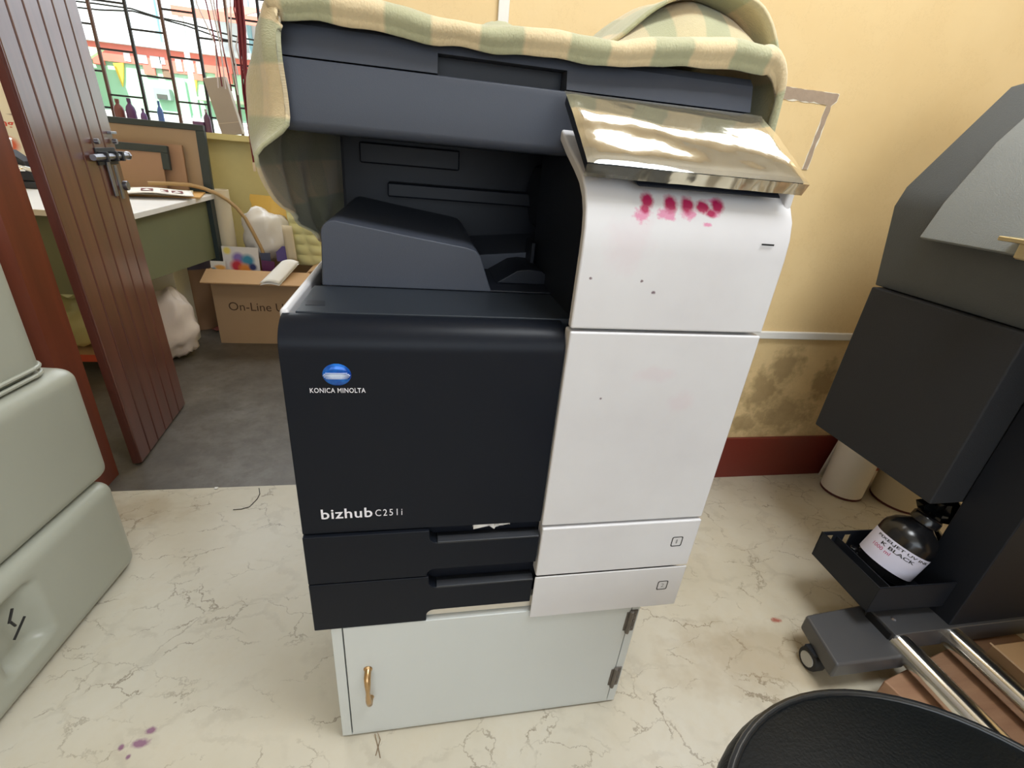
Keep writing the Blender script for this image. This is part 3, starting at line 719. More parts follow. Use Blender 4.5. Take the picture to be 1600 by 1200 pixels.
lid = MB().prism([(1.218, .905), (1.207, .909), (1.230, .981), (1.291, 1.098), (1.330, 1.146), (1.400, 1.228), (1.415, 1.224), (1.345, 1.140), (1.306, 1.09), (1.246, .977)], 'y', -1.2, .34)
lid = tag(lid.build('front_lid', M_GREYL, wp, bevel=.002), 'grey hinged front lid')
mb = MB(); mb.box(1.165, 1.215, .10, .165, .930, .938); mb.box(1.183, 1.193, .122, .140, .905, .930); mb.box(1.19, 1.225, .12, .142, .903, .912)
tag(mb.build('lid_handle', mat('pale_brass', S(205, 194, 160), .3, 1.0), lid, bevel=.002), 'brass coloured lid catch')
MB().box(1.335, 1.78, -.005, .097, .115, .780).build('stand_leg', M_STAND, wp, bevel=.003)
mb = MB(); mb.box(1.182, 1.90, -.012, .062, .068, .122); mb.build('foot_beam', M_FOOT, wp, bevel=.002)
mb = MB(); mb.prism([(1.012, -.045), (1.035, .074), (1.20, .086), (1.20, -.045)], 'z', .055, .098); mb.build('foot_plate', M_FOOT, wp, bevel=.006)
mb = MB(); mb.box(1.179, 1.184, -.005, .055, .074, .116); mb.build('beam_opening_shade', M_SLOT, wp)  # dark plate on the solid beam end stands for its shaded hollow
for bx_q, by_q in ((1.215, .025), (1.36, .015)): MB().lathe([(0, 0), (.006, 0), (.004, .004), (0, .004)], (bx_q, by_q, .122), 8).build('beam_bolt', M_STEEL, wp)
MB().box(1.40, 1.48, .0, .02, .122, .130).build('beam_bracket', M_STEEL, wp, bevel=.001)
for tx in (1.2035, 1.3475):
    MB().lathe([(.0265, 0), (.0265, 1.24)], (tx, -.010, .093), 20, Matrix.Rotation(PI/2, 3, 'X')).build('chrome_rail', M_CHROME, wp, angle=40)
def caster(x, y):
    mb = MB(); mb.lathe([(.010, -.014), (.024, -.014), (.026, -.010), (.026, .010), (.024, .014), (.010, .014)], (x, y, .026), 20, Matrix.Rotation(PI/2, 3, 'Y')@Matrix.Rotation(.0, 3, 'X'))
    cw = mb.build('caster_wheel', M_RUBBER, wp)
    MB().lathe([(.010, -.0158), (.017, -.0158), (.017, .0158), (.010, .0158)], (x, y, .026), 16, Matrix.Rotation(PI/2, 3, 'Y')).build('wheel_hub', M_WHEEL, cw)
    mb = MB(); mb.box(x+.016, x+.020, y-.012, y+.012, .02, .058); mb.box(x-.02, x+.02, y-.014, y+.014, .05, .058)
    mb.build('caster_fork', M_STAND, cw)
caster(1.035, .018); caster(1.88, .018)
mb = MB(); mb.box(1.335, 1.78, -1.25, -1.15, .115, .780); mb.build('stand_leg', M_STAND, wp, bevel=.003)
MB().box(1.182, 1.90, -1.30, -1.228, .068, .122).build('foot_beam', M_FOOT, wp, bevel=.002)
caster(1.22, -1.265); caster(1.86, -1.265)
# ink tray hung on the stand
tz0, tz1, ta, tb, tc_, td = .148, .222, 1.133, 1.43, .030, .202
Mt = Matrix.Translation((ta, tc_, 0)) @ Matrix.Rotation(math.radians(-1.5), 4, 'Z')
tw, tl = tb - ta, td - tc_
mb = MB(); th = .003
mb.box(0, tw, 0, tl, tz0, tz0 + th, M=Mt); mb.box(0, th, 0, tl, tz0, tz1, M=Mt); mb.box(tw-th, tw, 0, tl, tz0, tz1, M=Mt); mb.box(0, tw, 0, th, tz0, tz1, M=Mt)
# far wall with two finger holes
wall = []
mb.box(0, tw, tl-th, tl, tz0, tz0 + .030, M=Mt); mb.box(0, tw, tl-th, tl, tz1-.010, tz1, M=Mt)
for q0, q1 in ((0, .018), (.036, .068), (.086, tw)): mb.box(q0, q1, tl-th, tl, tz0+.03, tz1-.01, M=Mt)
tray = tag(mb.build('ink_tray', M_STAND, wp, bevel=.0008), 'black open ink bottle tray on the stand')
for q in (.045,):
    MB().box(q, q+.002, th, tl-th, tz0+th, tz0+.060, M=Mt).build('tray_divider', M_STAND, tray)
# bottles in the tray
def bottle(x, y, z, r, h, label, cap, lab=False, rot=(0, 0, 0)):
    o = thing('ink_bottle', label, 'bottle', (x, y, z), rot, group='ink bottles in the black tray')
    MB().lathe([(0, 0), (r*.94, 0), (r, .006), (r, h*.62), (r*.97, h*.68), (r*.80, h*.78), (r*.5, h*.86), (r*.40, h*.89), (r*.40, h*.93), (0, h*.93)], (0, 0, 0), 28).build('body', M_INKB, o, local=True, angle=50)
    MB().lathe([(0, h*.90), (r*.5, h*.90), (r*.5, h), (r*.45, h*1.02), (0, h*1.02)], (0, 0, 0), 16).build('cap', cap, o, local=True, angle=50)
    return o
Zb = tz0 + th
bt = bottle(1.247, .122, Zb + .022, .058, .165, 'large black ink bottle with a white printed label leaning in the tray', M_INKB, rot=(0, math.radians(22), 0))
# label wraps round the side that faces left
lr = .0588; A0, A1 = math.radians(128), math.radians(292)
mb = MB(); mb.grid(lambda u, v: (lr*math.cos(A0+(A1-A0)*u), lr*math.sin(A0+(A1-A0)*u), .022 + .064*v), 24, 2)
lb = tag(mb.build('label', mat('bottle_label_paper', S(206, 204, 222), .6), bt, local=True), 'white label with black and red print')
def wrap_text(body, a_start, a_end, z0_, z1_, m, bold):
    o = lettering('lettering', body, (0, 0, 0), X_, Z_, 1, 1, m, None, bold)
    for v in o.data.vertices:
        q = a_start + (a_end - a_start)*v.co.x; v.co = (1.006*lr*math.cos(q), 1.006*lr*math.sin(q), z0_ + (z1_-z0_)*v.co.z)
    o.parent = lb
wrap_text('PIXELJET UV INK', math.radians(160), math.radians(280), .0735, .0815, M_LABELK, .02)
wrap_text('K BLACK', math.radians(178), math.radians(250), .0625, .0705, M_LABELK, .02)
wrap_text('1000 ml', math.radians(165), math.radians(205), .050, .0585, mat('magenta_print', S(180, 50, 100), .5), 0)
bottle(1.385, .155, Zb, .040, .130, 'black ink bottle with no label beside the labelled bottle', M_INKB)
bottle(1.205, .165, Zb, .018, .050, 'tiny black bottle at the far wall of the ink tray behind the labelled bottle', M_INKB)
mb = MB()
def blobm(cx, cy, cz, rx, ry, rz, amp, fr, seed, nu=22, nv=12):
    def f(u, v):
        a_ = 2*PI*u; b_ = PI*(v-.5); d = Vector((math.cos(a_)*math.cos(b_), math.sin(a_)*math.cos(b_), math.sin(b_)))
        k = 1 + amp*mnoise.noise(d*fr + Vector((seed, seed*.3, 0))) + amp*.5*mnoise.noise(d*fr*2.3 + Vector((0, seed, 2)))
        return (cx + d.x*rx*k, cy + d.y*ry*k, cz + max(-rz, d.z*rz*k))
    return f
mb.grid(blobm(1.39, .15, .315, .050, .035, .028, .5, 2.5, 4), 24, 12)
tag(mb.build('plastic_bag', mat('black_shiny_bag', S(16, 20, 22), .16)), 'crumpled black shiny bag on top of the unlabelled ink bottle', 'bag')
crumple('tissue', (1.158, .105, tz0+.006), (.030, .075, .030), mat('grey_tissue', S(120, 122, 124), .7), 'crumpled grey tissue in the left slot of the ink tray', 'tissue', 8)
crumple('tissue', (1.160, .050, tz0+.006), (.026, .020, .034), mat('cream_tissue', S(200, 188, 160), .7), 'small crumpled cream tissue at the near end of the ink tray', 'tissue', 11)

# rolls of media standing behind the printer
def roll(x, y, r, h, label, m, tilt=(0, 0)):
    o = thing('media_roll', label, 'paper roll', (x, y, 0), (tilt[0], tilt[1], 0))
    MB().lathe([(r*.35, .0), (r, .0), (r, h), (r*.35, h), (r*.35, 0)], (0, 0, .002), 32).build('paper', m, o, local=True, angle=50)
    MB().lathe([(r*.30, 0), (r*.35, 0), (r*.35, h+.004), (r*.30, h+.004), (r*.30, 0)], (0, 0, .001), 20).build('core', M_KRAFT, o, local=True)
    tag(MB().lathe([(r*.99, 0), (r*1.005, 0), (r*1.005, .008), (r*.99, .008), (r*.99, 0)], (0, 0, .001), 32).build('end_rim', mat('maroon_film', S(80, 26, 28), .4), o, local=True), 'dark red rim at the foot of the roll')
    return o
roll(1.665, .610, .066, .55, 'white media roll standing on the floor by the maroon skirting', M_PAPERW)
roll(1.845, .545, .085, .55, 'wider cream media roll standing right of the white roll', M_PAPERC)
mb = MB(); mb.grid(lambda u, v: (1.645 + .10*u + .05*v, .700 - .004*math.sin(u*PI), .001 + .34*v), 8, 4)
tag(mb.build('paper_sheet', M_PAPERW, solid=.001), 'curled white sheet standing against the maroon skirting behind the rolls', 'paper')
# things on the floor under the chrome rails
bx_ = thing('wooden_board', 'brown wooden board lying on the floor under the chrome rails', 'board', (1.25, -.2, 0))
Mq = Matrix.Translation((1.128, -.065, 0)) @ Matrix.Rotation(math.radians(12), 4, 'Z')
mb = MB(); mb.box(0, .45, -.40, .0, 0, .058, M=Mq)
t = NT('brown_ply'); v = t.obj(); mp = t.n('ShaderNodeMapping'); mp.inputs['Scale'].default_value = (4, 40, 40); t.l(v, mp.inputs['Vector'])
g = t.noise(mp.outputs[0], 1.2, 5); t.l(t.ramp(g.outputs['Fac'], [(0.3, S(140, 104, 80)), (0.7, S(160, 124, 96))]), t.b.inputs['Base Color']); t.set(Roughness=.55)
mb.build('panel', t.m, bx_, bevel=.003)
cx_ = thing('carton', 'tan cardboard carton between the chrome rails beside the wooden board', 'box', (1.5, -.15, 0))
mb = MB(); mb.box(1.395, 1.72, -.50, -.055, .0585, .115); mb.build('body', M_KRAFTL, cx_, bevel=.002)
MB().prism([(1.395, .115), (1.398, .115), (1.372, .135), (1.369, .133)], 'y', -.20, -.06).build('flap', M_KRAFT, cx_)

# ------------------------------------------------------------------ stool in the foreground
ch = thing('swivel_stool', 'black leatherette swivel stool with a piped round seat in the near right corner', 'stool', (.6485, -.477, 0))
def sup(aa, rx, ry, n_=2.05):
    c_, s_ = math.cos(aa), math.sin(aa); k = (abs(c_)**n_ + abs(s_)**n_)**(-1/n_); return (rx*k*c_, ry*k*s_)
RX, RY, TZ = .232, .206, .460
def seat_top(u, v):
    x, y = sup(2*PI*u, RX, RY); k = math.sin(v*PI/2)
    return (x*k, y*k, TZ - .022*(k**2.2)*1.0 + .0)
mb = MB(); mb.grid(lambda u, v: seat_top(u, v), 56, 14)
mb.grid(lambda u, v: (lambda p: (p[0]*(1+.055*math.sin(v*PI)**.7), p[1]*(1+.055*math.sin(v*PI)**.7), TZ-.022 - .055*v))(sup(2*PI*u, RX, RY)), 56, 6)
mb.grid(lambda u, v: (lambda p: (p[0]*(1-.97*v), p[1]*(1-.97*v), TZ-.077))(sup(2*PI*u, RX, RY)), 56, 4)
Rz = Matrix.Rotation(math.radians(-16.5), 3, 'Z'); mb.v = [tuple(Rz @ Vector(p)) for p in mb.v]
mb.build('seat', M_LEATH, ch, local=True, angle=60)
mb = MB(); mb.tube([tuple(Rz @ Vector((*sup(2*PI*k/72, RX+.001, RY+.001), TZ-.022))) for k in range(73)], .0048, 8)
tag(mb.build('piping', M_PIPE, ch, local=True, angle=60), 'raised black piping round the seat')
MB().box(-.09, .09, -.09, .09, TZ-.095, TZ-.075).build('seat_plate', M_STAND, ch, local=True, bevel=.003)
MB().lathe([(.03, .06), (.03, .22), (.02, .22), (.02, TZ-.09)], (0, 0, 0), 16).build('gas_column', M_STAND, ch, local=True)
for k in range(5):
    q = 2*PI*k/5 + .3; d = Vector((math.cos(q), math.sin(q), 0))
    MB().tube([tuple(Vector((0, 0, .085))), tuple(d*.12 + Vector((0, 0, .080))), tuple(d*.22 + Vector((0, 0, .062)))], [.022, .018, .013], 8).build('base_arm', M_STAND, ch, local=True)
    MB().lathe([(0, -.010), (.022, -.010), (.025, -.006), (.025, .006), (.022, .010), (0, .010)], tuple(d*.22 + Vector((0, 0, .025))), 14, Matrix.Rotation(q, 3, 'Z') @ Matrix.Rotation(PI/2, 3, 'X')).build('caster_wheel', M_RUBBER, ch, local=True)

# ------------------------------------------------------------------ the room beyond the door
tb_ = thing('work_table', 'green wooden work table with a white top beyond the open door', 'table', (-1.4, 1.75, 0))
MB().box(-2.3, -.80, 1.34, 2.12, .68, .70).build('tabletop', M_TOPW, tb_, bevel=.002)
mb = MB(); mb.prism([(1.42, .455), (2.10, .405), (2.10, .68), (1.42, .68)], 'x', -.845, -.825); tag(mb.build('side_panel', M_TABLEG, tb_), 'green end panel')
MB().box(-2.25, -.845, 1.40, 1.42, .40, .68).build('front_panel', M_TABLEG, tb_)
for lx_, ly in ((-.85, 2.07), (-2.25, 1.41), (-2.25, 2.07)): MB().box(lx_, lx_+.045, ly, ly+.045, -.003, .68).build('leg', M_TEAL, tb_)
MB().box(-1.30, -1.255, 1.41, 1.455, -.003, .68).build('leg', M_TEAL, tb_)
# notice board leaning at the back of the table
nb = thing('notice_board', 'brown hardboard notice board in a dark teal frame leaning on the table', 'board', (-1.05, 2.14, .70), (math.radians(-4), 0, 0))
MB().box(-.42, .205, -.006, .004, .02, .275).build('panel', M_HARD, nb, local=True)
MB().box(-.42, .24, -.014, .010, .268, .293).build('frame_rail', M_TEAL, nb, local=True, bevel=.002)
MB().box(.205, .242, -.014, .010, 0, .268).build('frame_stile', M_TEAL, nb, local=True, bevel=.002)
MB().box(-.42, .205, -.014, .010, 0, .02).build('frame_rail', M_TEAL, nb, local=True, bevel=.002)
mb = MB(); mb.box(-.40, .145, -.030, -.018, .005, .20); tag(mb.build('loose_sheet', M_HARDR, nb, local=True), 'reddish hardboard sheet lying on the board')
fr_ = thing('picture_frame', 'dark teal picture frame corner leaning in front of the notice board', 'frame', (-1.10, 2.085, .70), (math.radians(-6), 0, 0))
MB().box(-.30, .145, -.012, .008, .165, .195).build('frame_rail', M_TEAL, fr_, local=True, bevel=.002)
MB().box(.115, .145, -.012, .008, .095, .165).build('frame_stile', M_TEAL, fr_, local=True, bevel=.002)
MB().box(-.30, .115, -.004, .004, .0, .165).build('panel', M_HARDR, fr_, local=True)
# papers on the table
rnd = random.Random(2)
def sheet(x, y, z, wx, wy, rot, m, label, th_=.0012, grp='papers on the work table'):
    o = MB().box(-wx/2, wx/2, -wy/2, wy/2, 0, th_).build('paper_sheet', m)
    o.location = (x, y, z); o.rotation_euler = (0, 0, rot); return tag(o, label, 'paper', grp)
M_PGREEN = mat('pale_green_paper', S(206, 216, 180), .6); M_POR = mat('orange_paper', S(206, 160, 96), .6)
sheet(-1.02, 1.98, .7005, .42, .26, .25, M_POR, 'orange paper at the bottom of the pile on the table', .006)
sheet(-1.06, 2.00, .7067, .36, .22, .1, M_PGREEN, 'pale green paper under the magazine on the table', .004)
sheet(-.98, 1.93, .7109, .30, .21, .35, M_PAPERC, 'cream paper just under the red and white magazine', .004)
mg = thing('magazine', 'open magazine with dark red printed blocks at the right end of the table', 'magazine', (-.955, 1.86, .7152), (0, 0, .42))
mb = MB(); mb.grid(lambda u, v: (-.15+.30*u, -.10+.20*v, .004 + .010*math.sin(u*PI)**2), 12, 4); mb.build('pages', M_PAPERW, mg, local=True, solid=.003)
mb = MB()
for k in range(3): mb.box(-.03 + .052*k, .012 + .052*k, -.055, .030, .0155 - .0035*k, .0160 - .0035*k)
tag(mb.build('printed_block', mat('dark_red_print', S(112, 50, 52), .6), mg, local=True), 'dark red printed blocks')
mb = MB()
for k in range(3): mb.prism([(-.025+.052*k, -.045), (.005+.052*k, -.045), (-.01+.052*k, .015)], 'z', .0160-.0035*k, .0163-.0035*k)
mb.build('printed_mark', M_PAPERW, mg, local=True)
# rattan cane
mb = MB(); pts = [(-1.03, 2.02, .738), (-.95, 2.05, .740), (-.883, 2.08, .738), (-.83, 2.09, .726), (-.779, 2.1, .705), (-.74, 2.1, .68), (-.704, 2.1, .647), (-.672, 2.1, .60), (-.646, 2.09, .546), (-.612, 2.08, .465), (-.588, 2.07, .37), (-.57, 2.06, .25)]
mb.tube(pts, .0085, 8)
tag(mb.build('cane', mat('tan_cane', S(168, 138, 96), .5)), 'bent tan cane hanging from the table into the cardboard box', 'cane')

# cardboard box
kb = thing('cardboard_box', 'brown cardboard box with an open front flap on the floor of the next room', 'box', (-.60, 2.12, -.003))
bx0, bx1, by0, by1, bh = -.832, -.385, 1.97, 2.27, .372
MB().box(bx0, bx1, by0, by0+.006, -.003, bh).build('front_wall', M_KRAFT, kb); MB().box(bx0, bx1, by1-.006, by1, -.003, bh).build('back_wall', M_KRAFT, kb)
MB().box(bx0, bx0+.006, by0+.006, by1-.006, -.003, bh).build('side_wall', M_KRAFT, kb); MB().box(bx1-.006, bx1, by0+.006, by1-.006, -.003, bh).build('side_wall', M_KRAFT, kb)
MB().box(bx0+.006, bx1-.006, by0+.006, by1-.006, -.003, .003).build('bottom', M_KRAFT, kb)
mb = MB(); mb.prism([(1.97, .372), (1.97, .377), (1.872, .337), (1.872, .332)], 'x', bx0 - .006, bx1 + .015); mb.build('flap', M_KRAFTL, kb)
MB().prism([(2.27, .372), (2.27, .377), (2.37, .355), (2.37, .35)], 'x', bx0, bx1).build('flap', M_KRAFTL, kb)
mb = MB(); mb.prism([(bx1, .372), (bx1, .377), (bx1+.10, .42), (bx1+.10, .415)], 'y', by0+.01, by1-.01); mb.build('flap', M_KRAFTL, kb)
lettering('lettering', 'On-Line UPS', (-.768, by0, .172), X_, Z_, .315, .043, mat('brown_print', S(78, 54, 36), .7), kb, .0)
# contents of the box
mb = MB(); mb.lathe([(0, 0), (.038, 0), (.038, .56), (.034, .56), (.034, .52), (0, .52)], (-.785, 2.15, .16), 20)
tag(mb.build('paper_roll', M_PAPERC), 'tall cream paper roll standing at the left end of the cardboard box', 'paper roll')
M_PLB = mat('white_thin_plastic', S(218, 214, 212), .25, var=.06, vscale=9)
mb = MB(); mb.grid(blobm(-.600, 2.17, .515, .115, .09, .135, .22, 1.8, 5), 30, 18)
tag(mb.build('plastic_bag', M_PLB, angle=60), 'full white plastic bag standing in the cardboard box', 'bag')
mb = MB(); mb.grid(lambda u, v: (-.68 + .15*u + .05*v*u + .01*nz3(u, v, 0, 5), 2.245 + .01*nz3(u, v, 3, 6) - .05*u, .50 + .20*v - .10*u*u*(1-v)), 10, 8)
tag(mb.build('plastic_bag', mat('yellow_plastic', S(222, 184, 96), .35)), 'yellow plastic bag behind the white bag in the cardboard box', 'bag')
def upright_sheet(name, x, y, z, w_, h_, lean, m, label, rot=0.0):
    o = MB().box(-w_/2, w_/2, -.001, .001, 0, h_).build(name, m); o.location = (x, y, z); o.rotation_euler = (lean, 0, rot); return tag(o, label, 'paper', 'papers in the cardboard box')
t = NT('colourful_brochure'); v = t.obj(); nn = t.noise(v, 3, 2)
c = (1, 1, 1, 1); c = S(226, 222, 224)
def disc(c, x, z, r_, col): 
    m_ = t.blobs(v, [(x, 0, z, r_, .5, r_)], .12, 8); return t.mix(m_, c, col)
for (x, z, r_, col) in ((-.012, .100, .030, S(136, 116, 190)), (.030, .090, .034, S(60, 140, 176)), (-.022, .060, .034, S(206, 56, 76)), (.015, .045, .034, S(236, 150, 70)), (.05, .06, .02, S(50, 60, 120)), (-.06, .135, .02, S(238, 220, 120))): c = disc(c, x, z, r_, col)
t.l(c, t.b.inputs['Base Color']); t.set(Roughness=.4); M_BRO = t.m
upright_sheet('brochure', -.705, 2.05, .315, .165, .155, -.06, M_BRO, 'white brochure with bright coloured circles in the cardboard box')
t = NT('orange_print_brochure'); v = t.obj(); c = S(226, 224, 220)
for (x, z, rx_, col) in ((.01, .075, .03, S(236, 176, 90)), (-.02, .06, .012, S(60, 150, 190)), (.02, .055, .015, S(236, 150, 70))):
    c = t.mix(t.blobs(v, [(x, 0, z, rx_, .5, .014)], .15, 12), c, col)
t.l(c, t.b.inputs['Base Color']); M_BRO2 = t.m
upright_sheet('brochure', -.800, 2.01, .300, .066, .105, -.05, M_BRO2, 'small white and orange brochure at the left corner of the cardboard box')
upright_sheet('card', -.592, 2.06, .31, .045, .135, -.05, mat('navy_card', S(60, 66, 96), .5), 'navy printed card right of the coloured brochure in the cardboard box', .3)
upright_sheet('card', -.575, 2.02, .33, .07, .085, -.05, mat('purple_card', S(96, 44, 92), .5), 'dark purple card beside the cane in the cardboard box', -.35)
upright_sheet('card', -.52, 2.10, .40, .06, .075, -.1, mat('violet_card', S(84, 66, 140), .5), 'violet card under the egg tray strip in the cardboard box', .2)
# folded white paper over the flap
mb = MB()
def fp(u, v):
    p0 = Vector((-.455 - .008*u, 1.985, .430)).lerp(Vector((-.535, 1.862, .348)), v)
    return tuple(p0 + Vector((.085*(u-.5), .0, .010*math.sin(u*PI) - .004)))
mb.grid(fp, 8, 8); mb.grid(lambda u, v: tuple(Vector(fp(u, v)) + Vector((0, .004, -.010 - .004*math.sin(u*PI)))), 8, 8)
tag(mb.build('folded_paper', M_PAPERW, solid=.0012), 'folded white paper draped over the flap of the cardboard box', 'paper')
# pale moulded strip
eg = thing('egg_tray', 'pale yellow green moulded tray strip leaning behind the cardboard box', 'tray', (-.40, 2.12, .30))
M_EGG = mat('pale_yellow_green_pulp', S(208, 206, 158), .7)
def egf(u, v):
    z = .375 + .36*v; xc = -.385 - .085*v; w_ = .10 - .05*v
    return (xc + (u-.5)*w_*1.6, 2.15 - .014*abs(math.sin(v*PI*7))*abs(math.sin(u*PI*2)) + .03*v, z)
mb = MB(); mb.grid(egf, 16, 56); mb.build('moulding', M_EGG, eg, solid=.003, angle=60)
mb = MB(); mb.grid(lambda u, v: (-.50 + .05*u - .01*v, 2.10 - .01*u, .40 + .18*v), 3, 6)
tag(mb.build('card', M_PAPERC, solid=.002), 'cream card strip leaning between the white bag and the egg tray strip', 'paper')

# under the table
bk = thing('waste_bin', 'brown round waste bin lined with a bag beside the cardboard box', 'bin', (-1.005, 2.22, -.003))
MB().lathe([(0, 0), (.070, 0), (.095, .365), (.090, .365), (.066, .005), (0, .005)], (0, 0, 0), 28).build('bucket', mat('brown_plastic', S(170, 132, 100), .5), bk, local=True, angle=50)
mb = MB(); mb.lathe([(.096, .33), (.098, .372), (.088, .378), (.080, .34), (.0, .33)], (0, 0, 0), 28)
tag(mb.build('liner', mat('grey_violet_liner', S(96, 88, 104), .35), bk, local=True), 'grey violet bin liner folded over the rim')
wb = thing('white_carton', 'off white carton standing under the green table', 'box', (-1.02, 1.95, -.003), (0, 0, .08))
MB().box(-.12, .075, -.09, .09, 0, .40).build('body', mat('off_white_card', S(226, 220, 200), .65), wb, local=True, bevel=.002)
MB().prism([(-.10, .42), (-.095, .423), (.09, .442), (.09, .438)], 'y', -.17, .02).build('lid_flap', M_PAPERC, wb, local=True)
mb = MB(); mb.grid(blobm(-.945, 1.76, .165, .105, .085, .160, .22, 2.2, 12), 34, 20)
tag(mb.build('plastic_bag', mat('pinkish_white_plastic', S(222, 208, 200), .4, bump=.8, bscale=35), angle=70), 'stuffed pinkish white plastic bag on the floor at the edge of the door', 'bag')
mb = MB(); mb.grid(blobm(-1.28, 1.70, .195, .13, .10, .105, .25, 2.2, 7), 34, 18)
tag(mb.build('cloth_bag', mat('pale_yellow_cloth', S(236, 230, 172), .6, bump=.8, bscale=30), angle=70), 'stuffed pale yellow cloth bag under the green table', 'bag')
sh = thing('floor_pallet', 'low board with an orange edge under the pale yellow bag', 'board', (-1.3, 1.7, 0))
MB().box(-1.55, -1.12, 1.58, 1.84, .055, .078).build('board', M_KRAFTL, sh); tag(MB().box(-1.55, -1.12, 1.575, 1.58, .058, .088).build('edge_strip', mat('orange_red_paint', S(206, 86, 52), .5), sh), 'orange red edge strip')
for px_ in (-1.54, -1.16): MB().box(px_, px_+.03, 1.60, 1.82, -.003, .055).build('runner', M_IRON, sh)
bn = MB(); bn.grid(blobm(-1.27, 1.93, .16, .12, .10, .16, .3, 3, 2), 24, 14)
tag(bn.build('dark_sack', mat('dark_maroon_cloth', S(66, 40, 40), .8)), 'dark maroon sack behind the pale yellow bag under the table', 'sack')
sc_ = crumple('paper_scrap', (-.90, 2.15, .0), (.06, .05, .02), mat('dusty_pink_paper', S(150, 84, 80), .7), 'small dusty pink scrap on the floor left of the cardboard box', 'paper', 5)

# bunches of lanyards at the window, and a paper carton on the sill
M_REDC = mat('dark_red_lanyard', S(112, 28, 44), .6); M_WHTC = mat('pale_lanyard', S(214, 206, 208), .6); M_TIP = mat('cream_tip', S(224, 206, 184), .6)
hook = thing('hanging_rail', 'dark iron rail across the window from which the cords hang', 'rail', (-.6, 2.36, 1.62))
MB().tube([(-.95, 2.36, 1.62), (-.25, 2.36, 1.62)], .006, 8).build('rod', M_IRON, hook)
for xx in (-.92, -.28): MB().tube([(xx, 2.36, 1.62), (xx, 2.503, 1.66)], .005, 6).build('bracket', M_IRON, hook)
rnd = random.Random(5)
for k in range(9):
    dx_ = rnd.uniform(-.020, .020); dy_ = rnd.uniform(-.012, .012); zl = .76 + .06*rnd.random() if k < 3 else rnd.uniform(.92, 1.18)
    x_a = -.66 + .004*k
    o = thing('lanyard', 'dark red cord of the bunch hanging in front of the window', 'cord', (x_a, 2.30, zl), group='dark red cords hanging at the window')
    mb = MB(); mb.tube([(x_a, 2.36, 1.625), (x_a + .3*dx_, 2.335 + dy_, 1.4), (-.650 + dx_*.8, 2.31 + dy_, 1.15), (-.640 + dx_, 2.305 + dy_, zl + .03)], .0048, 6); mb.build('strap', M_REDC, o)
    mb = MB(); mb.box(-.640 + dx_ - .006, -.640 + dx_ + .006, 2.303 + dy_, 2.308 + dy_, zl - .012, zl + .03); mb.build('tip', M_TIP, o)
for k in range(9):
    xa = -.83 + .026*k; xb = -.80 + .018*k + rnd.uniform(-.01, .01); zl = rnd.uniform(1.14, 1.24)
    mb = MB(); mb.tube([(xa, 2.36, 1.625), (xa*.6 + xb*.4 + rnd.uniform(-.012, .012), 2.35, 1.48), (xb + rnd.uniform(-.02, .02), 2.36, 1.34), (xb, 2.37, zl)], .0032, 5)
    red = k % 3 == 1
    tag(mb.build('lanyard', M_REDC if red else M_WHTC), 'thin red cord among the pale cords at the window' if red else 'thin pale cord hanging at the window above the long carton', 'cord', 'thin red cords among the pale ones' if red else 'pale cords hanging at the window')
lc = thing('long_carton', 'long beige carton leaning upright on the window sill', 'box', (-.765, 2.425, .962), (math.radians(3), math.radians(-10), 0))
mb = MB(); mb.box(-.055, .045, -.02, .02, 0, .25); mb.build('body', mat('beige_carton', S(176, 164, 152), .6), lc, local=True, bevel=.003)
MB().box(-.055, .045, -.0205, -.02, .055, .057).build('fold_line', M_PAPERC, lc, local=True)
# small bottles on the sill
def sill_bottle(x, h, r, col, label, cap=None):
    o = thing('sill_bottle', label, 'bottle', (x, 2.45, .962), group='bottles on the window sill')
    MB().lathe([(0, 0), (r, 0), (r, h*.55), (r*.85, h*.68), (r*.35, h*.8), (r*.35, h*.9), (0, h*.9)], (0, 0, 0), 14).build('body', mat('bottle_plastic', col, .35), o, local=True, angle=50)
    MB().lathe([(r*.42, h*.86), (r*.42, h), (0, h)], (0, 0, 0), 10).build('cap', mat('bottle_cap', cap or col, .4), o, local=True)
sill_bottle(-1.285, .110, .022, S(120, 70, 66), 'reddish brown bottle on the window sill next to the door')
sill_bottle(-1.233, .118, .021, S(92, 56, 104), 'purple bottle on the window sill right of the reddish one')
sill_bottle(-1.180, .080, .014, S(104, 72, 130), 'small violet bottle in the middle of the window sill')
sill_bottle(-1.103, .120, .013, S(80, 110, 180), 'slim blue bottle on the window sill')
sill_bottle(-.893, .105, .016, S(96, 64, 92), 'dark plum bottle beside the long beige carton', S(200, 190, 200))
sill_bottle(-1.372, .125, .020, S(126, 50, 130), 'magenta purple bottle half hidden by the door edge')
sill_bottle(-1.44, .10, .018, S(150, 90, 70), 'orange brown bottle behind the door edge on the sill')
pb = thing('small_box', 'small violet box lying on the sill left of the plum bottle', 'box', (-.932, 2.45, .962)); MB().box(-.957, -.908, 2.43, 2.47, .962, 1.008).build('body', mat('violet_box', S(116, 84, 128), .5), pb, bevel=.002)

